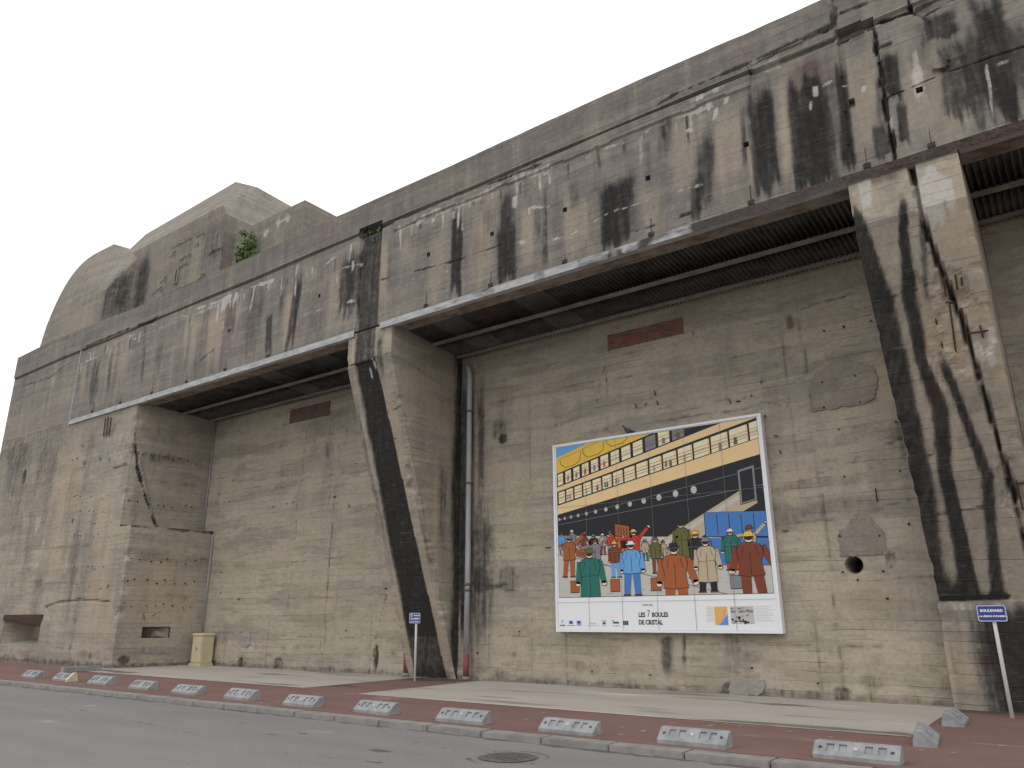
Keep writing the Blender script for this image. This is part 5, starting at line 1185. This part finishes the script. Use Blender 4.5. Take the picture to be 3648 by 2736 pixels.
# plain figures: coat, legs, head and a flat cap, no features
def figure(u, v, h, coat, leg, hat=None, lay=6, wide=1.0, arm=0.15, long=.3, hair='brown'):
    w = h * .13 * wide; sh = v + h * .82; hp = v + h * .46; X = lambda a: u + a * .82
    for sg in (-1, 1):
        fx = X(sg * w * .62 + w * .2 * math.sin(u * 90)); kx = X(sg * w * .45)
        if leg: shape(leg, [(fx - w * .26, v + h * .02), (fx + w * .26, v + h * .02), (kx + w * .34, hp), (kx - w * .34, hp)], lay, .0025); shape('brown' if leg != 'brown' else 'black', [(fx - w * .32, v), (fx + w * .32, v), (fx + w * .28, v + h * .03), (fx - w * .28, v + h * .03)], lay, .0025)
    for k_, sg in enumerate((-1, 1)):                         # arms
        an = arm if sg > 0 else arm * .6; L1 = h * .34
        sx_, sz_ = X(sg * w * .95), sh - h * .03; ex, ez = sx_ + sg * math.sin(an) * L1 * .82, sz_ - math.cos(an) * L1
        nx_, nz_ = math.cos(an) * w * .26, math.sin(an) * w * .26 * sg
        shape('skin', oval(ex, ez, w * .2, w * .24, 10), lay + 1, .0025)
        shape(coat, [(sx_ - nx_, sz_ - nz_), (sx_ + nx_, sz_ + nz_), (ex + nx_ * .8, ez + nz_ * .8), (ex - nx_ * .8, ez - nz_ * .8)], lay + 1, .003)
    b = v + h * long
    shape(coat, [(X(-w * 1.0), b), (X(-w * .1), b - h * .015), (X(w * 1.0), b), (X(w * .82), v + h * .58), (X(w * 1.05), v + h * .74), (X(w * .8), sh), (X(w * .3), sh + h * .035), (X(-w * .3), sh + h * .035), (X(-w * .8), sh), (X(-w * 1.05), v + h * .74), (X(-w * .82), v + h * .58)], lay + 2, .003)
    ink('black', [(u - .0012, b), (u + .0012, b), (u + .0012, sh - h * .1), (u - .0012, sh - h * .1)], lay + 4)
    if long < .33: ink('black', [(X(-w * .84), v + h * .565), (X(w * .84), v + h * .575), (X(w * .84), v + h * .582), (X(-w * .84), v + h * .572)], lay + 4)
    for sg in (-1, 1): ink('black', [(X(sg * w * .45), sh - h * .02), (X(sg * w * .5), sh - h * .02), (X(sg * w * .68), v + h * .66), (X(sg * w * .64), v + h * .66)], lay + 4)
    ink('skin', [(X(-w * .28), sh + h * .02), (X(w * .28), sh + h * .02), (X(w * .25), sh + h * .07), (X(-w * .25), sh + h * .07)], lay + 3)
    hx, hz = u, v + h * .915
    for sg in (-1, 1): shape('skin', oval(hx + sg * h * .043, hz - h * .006, h * .012, h * .02, 8), lay + 2, .002)
    shape('skin', oval(hx, hz, h * .042, h * .062, 14), lay + 3, .0028); ink(hair, [(hx + h * .042 * math.cos(a), hz + h * .062 * math.sin(a) * (1 if math.sin(a) > 0 else .55)) for a in np.linspace(0, 2 * math.pi, 16)[:-1]], lay + 5)
    if hat: shape(hat, [(hx - h * .07, hz + h * .025), (hx + h * .07, hz + h * .025), (hx + h * .068, hz + h * .04), (hx + h * .045, hz + h * .042), (hx + h * .04, hz + h * .085), (hx, hz + h * .095), (hx - h * .04, hz + h * .085), (hx - h * .045, hz + h * .042), (hx - h * .068, hz + h * .04)], lay + 5, .0028)
fg = np.random.default_rng(44); pal = ['sky', 'brown', 'green', 'tan', 'mid', 'rust', 'olive', 'blue', 'red', 'black']; hats = [None, 'mid', 'white', 'brown', 'olive', 'black', 'yellow']
def rnd(k): return pal[fg.integers(0, 10)], pal[fg.integers(0, 9)], hats[fg.integers(0, 7)]
for k in range(13): figure(.03 + k * .052 + fg.uniform(-.012, .012), .285 - k * .009 + fg.uniform(-.015, .015), fg.uniform(.12, .165), *rnd(k), 3, fg.uniform(.9, 1.2), fg.choice([.12, .2, .5, 2.2]), fg.choice([.22, .4, .42]), fg.choice(['brown', 'black', 'yellow', 'mid']))
for k in range(9): figure(.08 + k * .105 + fg.uniform(-.03, .03), .13 + fg.uniform(-.05, .05), fg.uniform(.21, .28), *rnd(k), 5, fg.uniform(.9, 1.25), fg.choice([.12, .25, .6, 2.4]), fg.choice([.2, .4, .43]), fg.choice(['brown', 'black', 'yellow', 'mid']))
for u, v, h, c, l, ht, ar, lo_ in ((.17, -.10, .40, 'green', 'green', 'olive', .2, .2), (.385, .0, .33, 'sky', 'blue', 'white', .15, .42), (.59, -.13, .43, 'rust', 'rust', 'black', .3, .4), (.735, .01, .31, 'tan', 'black', 'mid', .2, .2), (.92, -.06, .40, 'brown', 'brown', 'yellow', .45, .4)): figure(u, v, h, c, l, ht, 8, 1.25, ar, lo_, 'black')
for u in (.065, .275, .475, .83): shape('rust' if u < .5 else 'mid', [(u, .03), (u, .10), (u + .045, .10), (u + .045, .03)], 8)
for a, b in ((.47, .60), (.50, .70)): ink('mid', [(0, a), (1, b), (1, b + .0025), (0, a + .0025)], 2)                # plating lines on the hull
for k in range(40):                                            # scuffs on the quay
    u, v = fg.uniform(0, 1), fg.uniform(0, .28); ink('mid', [(u, v), (u + fg.uniform(.01, .03), v + fg.uniform(-.004, .004)), (u + .015, v + .004)], 2)
for v0, v1 in ((.648, .915), (.665, .94), (.768, 1.09), (.785, 1.11)): ink('brown', [(0, v0), (1, v1), (1, v1 + .0025), (0, v0 + .0025)], 4)
AR = MB(); AR.box(AX0, AX1, BY - .0008, BY - .0004, AZ0, AZ1); art = AR.build('quay_picture', INK['grey'], BB)
pm = MB(); mats = []; mi = []
for (c, l), mb in ART.items():
    if c not in mats: mats.append(c)
    for v_, st_ in zip(mb.v, mb.st): pm.v.append(v_); pm.st.append(st_)
    pm.f += [tuple(i + pm.n for i in f) for f in mb.f]; mi += [mats.index(c)] * len(mb.f); pm.n += mb.n
po = pm.build('printed_colours', None, art); po['kind'] = 'stuff'
for c in mats: po.data.materials.append(INK[c])
po.data.polygons.foreach_set('material_index', mi)
m = MB()                                                       # thin keyline and panel joints
for x0, x1, z0, z1 in ((AX0 - .008, AX1 + .008, AZ0 - .012, AZ0), (AX0 - .008, AX1 + .008, AZ1, AZ1 + .01), (AX0 - .008, AX0, AZ0, AZ1), (AX1, AX1 + .008, AZ0, AZ1)): m.quad((x0, BY - .0012, z0), (x1, BY - .0012, z0), (x1, BY - .0012, z1), (x0, BY - .0012, z1))
m.build('keyline', INK['black'], BB)
m = MB(); yj = BY - .0185
for x in cols_[1:-1]: m.quad((x - .003, yj, PZ0), (x + .003, yj, PZ0), (x + .003, yj, PZ1), (x - .003, yj, PZ1))
for z in rows_[1:-1]: m.quad((PX0, yj, z - .003), (PX1, yj, z - .003), (PX1, yj, z + .003), (PX0, yj, z + .003))
m.build('panel_joint', INK['mid'], BB)
def cap(u, v): return (PX0 + u * (PX1 - PX0), BY - .003, PZ0 + v * .62)
text('· HERGÉ ·', .065, cap(.452, .86), INK['black'], BB, sx=1.25); text('LES', .135, cap(.423, .52), INK['black'], BB, bold=.005, sx=.85); text('7', .20, cap(.455, .56), INK['mid'], BB, bold=.004, sx=.75); text('BOULES', .135, cap(.507, .52), INK['black'], BB, bold=.005, sx=.82); text('DE CRISTAL', .135, cap(.462, .26), INK['black'], BB, bold=.005, sx=.82)
def mark(c, u0, u1, v0, v1, name='logo'):
    m = MB(); a, b = cap(u0, v0), cap(u1, v1); m.quad((a[0], a[1], a[2]), (b[0], a[1], a[2]), (b[0], a[1], b[2]), (a[0], a[1], b[2])); return m.build(name, INK[c], BB)
text('LES', .05, cap(.022, .32), INK['black'], BB); text('7', .06, cap(.022, .24), INK['black'], BB); text('SOLEILS', .042, cap(.024, .15), INK['black'], BB, bold=.002)
mark('map_blue', .058, .074, .21, .33); mark('sky', .066, .08, .21, .29); mark('mid', .05, .088, .14, .165)
mark('lilac', .098, .122, .14, .33); mark('brown', .104, .115, .22, .30)
text('ALSTOM', .05, cap(.18, .22), INK['mid'], BB); text("CHANTIERS DE L’ATLANTIQUE", .026, cap(.18, .14), INK['mid'], BB)
mark('mid', .225, .25, .31, .33); mark('green', .231, .246, .19, .28); mark('mid', .225, .252, .135, .15); mark('yellow', .278, .288, .28, .36); mark('green', .283, .312, .22, .29); mark('mid', .278, .316, .13, .15)
fl = mark('flag', .332, .357, .17, .32, 'flag'); cx_, _, cz_ = cap(.3445, .245)
m = MB()
for k in range(12):
    a = 2 * math.pi * k / 12; x, z = cx_ + .032 * math.cos(a), cz_ + .032 * math.sin(a); m.quad((x - .005, BY - .0045, z - .005), (x + .005, BY - .0045, z - .005), (x + .005, BY - .0045, z + .005), (x - .005, BY - .0045, z + .005))
m.build('flag_stars', INK['yellow'], fl)
mark('map_orange', .745, .80, .18, .78, 'map'); m = MB(); P_ = [cap(.765, .18), cap(.80, .18), cap(.80, .52), cap(.787, .42), cap(.775, .28), cap(.76, .2)]; m.add([(p[0], BY - .0045, p[2]) for p in P_], [tuple(range(6))]); m.build('map_sea', INK['map_blue'], BB)
m = MB(); P_ = [cap(.77, .32), cap(.775, .34), cap(.792, .66), cap(.788, .68)]; m.add([(p[0], BY - .0048, p[2]) for p in P_], [(0, 1, 2, 3)]); m.build('map_river', INK['lilac'], BB)
mark('grey', .812, .905, .22, .78, 'photograph')
for k in range(34):
    u = rg.uniform(.812, .89); v = rg.choice([.24, .3, .42, .58, .7]) + rg.uniform(-.03, .05); m = MB(); a, b = cap(u, v), cap(min(u + rg.uniform(.005, .02), .904), v + rg.uniform(.02, .07)); m.quad((a[0], BY - .0047 - k * .0001, a[2]), (b[0], BY - .0047 - k * .0001, a[2]), (b[0], BY - .0047 - k * .0001, b[2]), (a[0], BY - .0047 - k * .0001, b[2])); m.build('photo_tone', INK['black' if v < .4 else 'mid'], BB)
for u0, u1, n in ((.708, .741, 11), (.91, .985, 9)):
    for k in range(n): v = .78 - k * (.52 / n); mark('grey', u0 + (rg.uniform(0, .006) if u0 < .8 else 0), u1 - (rg.uniform(0, .02) if u0 > .8 else 0), v - .012, v, 'caption_line')

# ------------------------------------------------------------------ pigeon on the billboard frame
M_BIRD = simple('pigeon_grey', (0.045, 0.048, 0.055), (0.10, 0.105, 0.115), 30, .7)
bp = hit(1357, 934, (0, 16.17, 0), (0, 1, 0)); bx = bp[0]; bz = BZ1
PG = empty('pigeon', (bx, 16.17, bz), 'dark grey pigeon perched on the top edge of the billboard', 'pigeon')
m = MB(); N = 14; sec = [(.185, .035, .004, .02), (.12, .055, .012, .03), (.07, .075, .03, .04), (.02, .095, .05, .055), (-.03, .115, .055, .062), (-.07, .14, .048, .055), (-.095, .17, .032, .038), (-.105, .195, .024, .028), (-.115, .222, .026, .028), (-.13, .235, .02, .022), (-.145, .232, .008, .008), (-.168, .222, .002, .003)]
V = [(bx + x, 16.17 + wy * math.cos(2 * math.pi * k / N), bz + z + hz * math.sin(2 * math.pi * k / N)) for x, z, wy, hz in sec for k in range(N)]
m.add(V, [(i * N + k, i * N + (k + 1) % N, (i + 1) * N + (k + 1) % N, (i + 1) * N + k) for i in range(len(sec) - 1) for k in range(N)] + [tuple(range(N)), tuple(range((len(sec) - 1) * N, len(sec) * N))[::-1]])
m.build('body', M_BIRD, PG, True)
for dy in (-.022, .022):
    m = MB(); m.tube([(bx - .02, 16.17 + dy, bz + .07), (bx - .015, 16.17 + dy, bz + .004), (bx - .05, 16.17 + dy, bz + .005)], .006, 6); m.build('leg', M_RUST, PG)
    m = MB(); m.hull([(bx - .06, 16.17 + dy * 2.2, bz + .15), (bx - .05, 16.17 + dy * 2.5, bz + .09), (bx + .06, 16.17 + dy * 2.3, bz + .06), (bx + .14, 16.17 + dy, bz + .05), (bx + .05, 16.17 + dy * 1.6, bz + .12), (bx - .05, 16.17 + dy * 1.5, bz + .12)]); m.build('wing', M_IRON, PG, True)
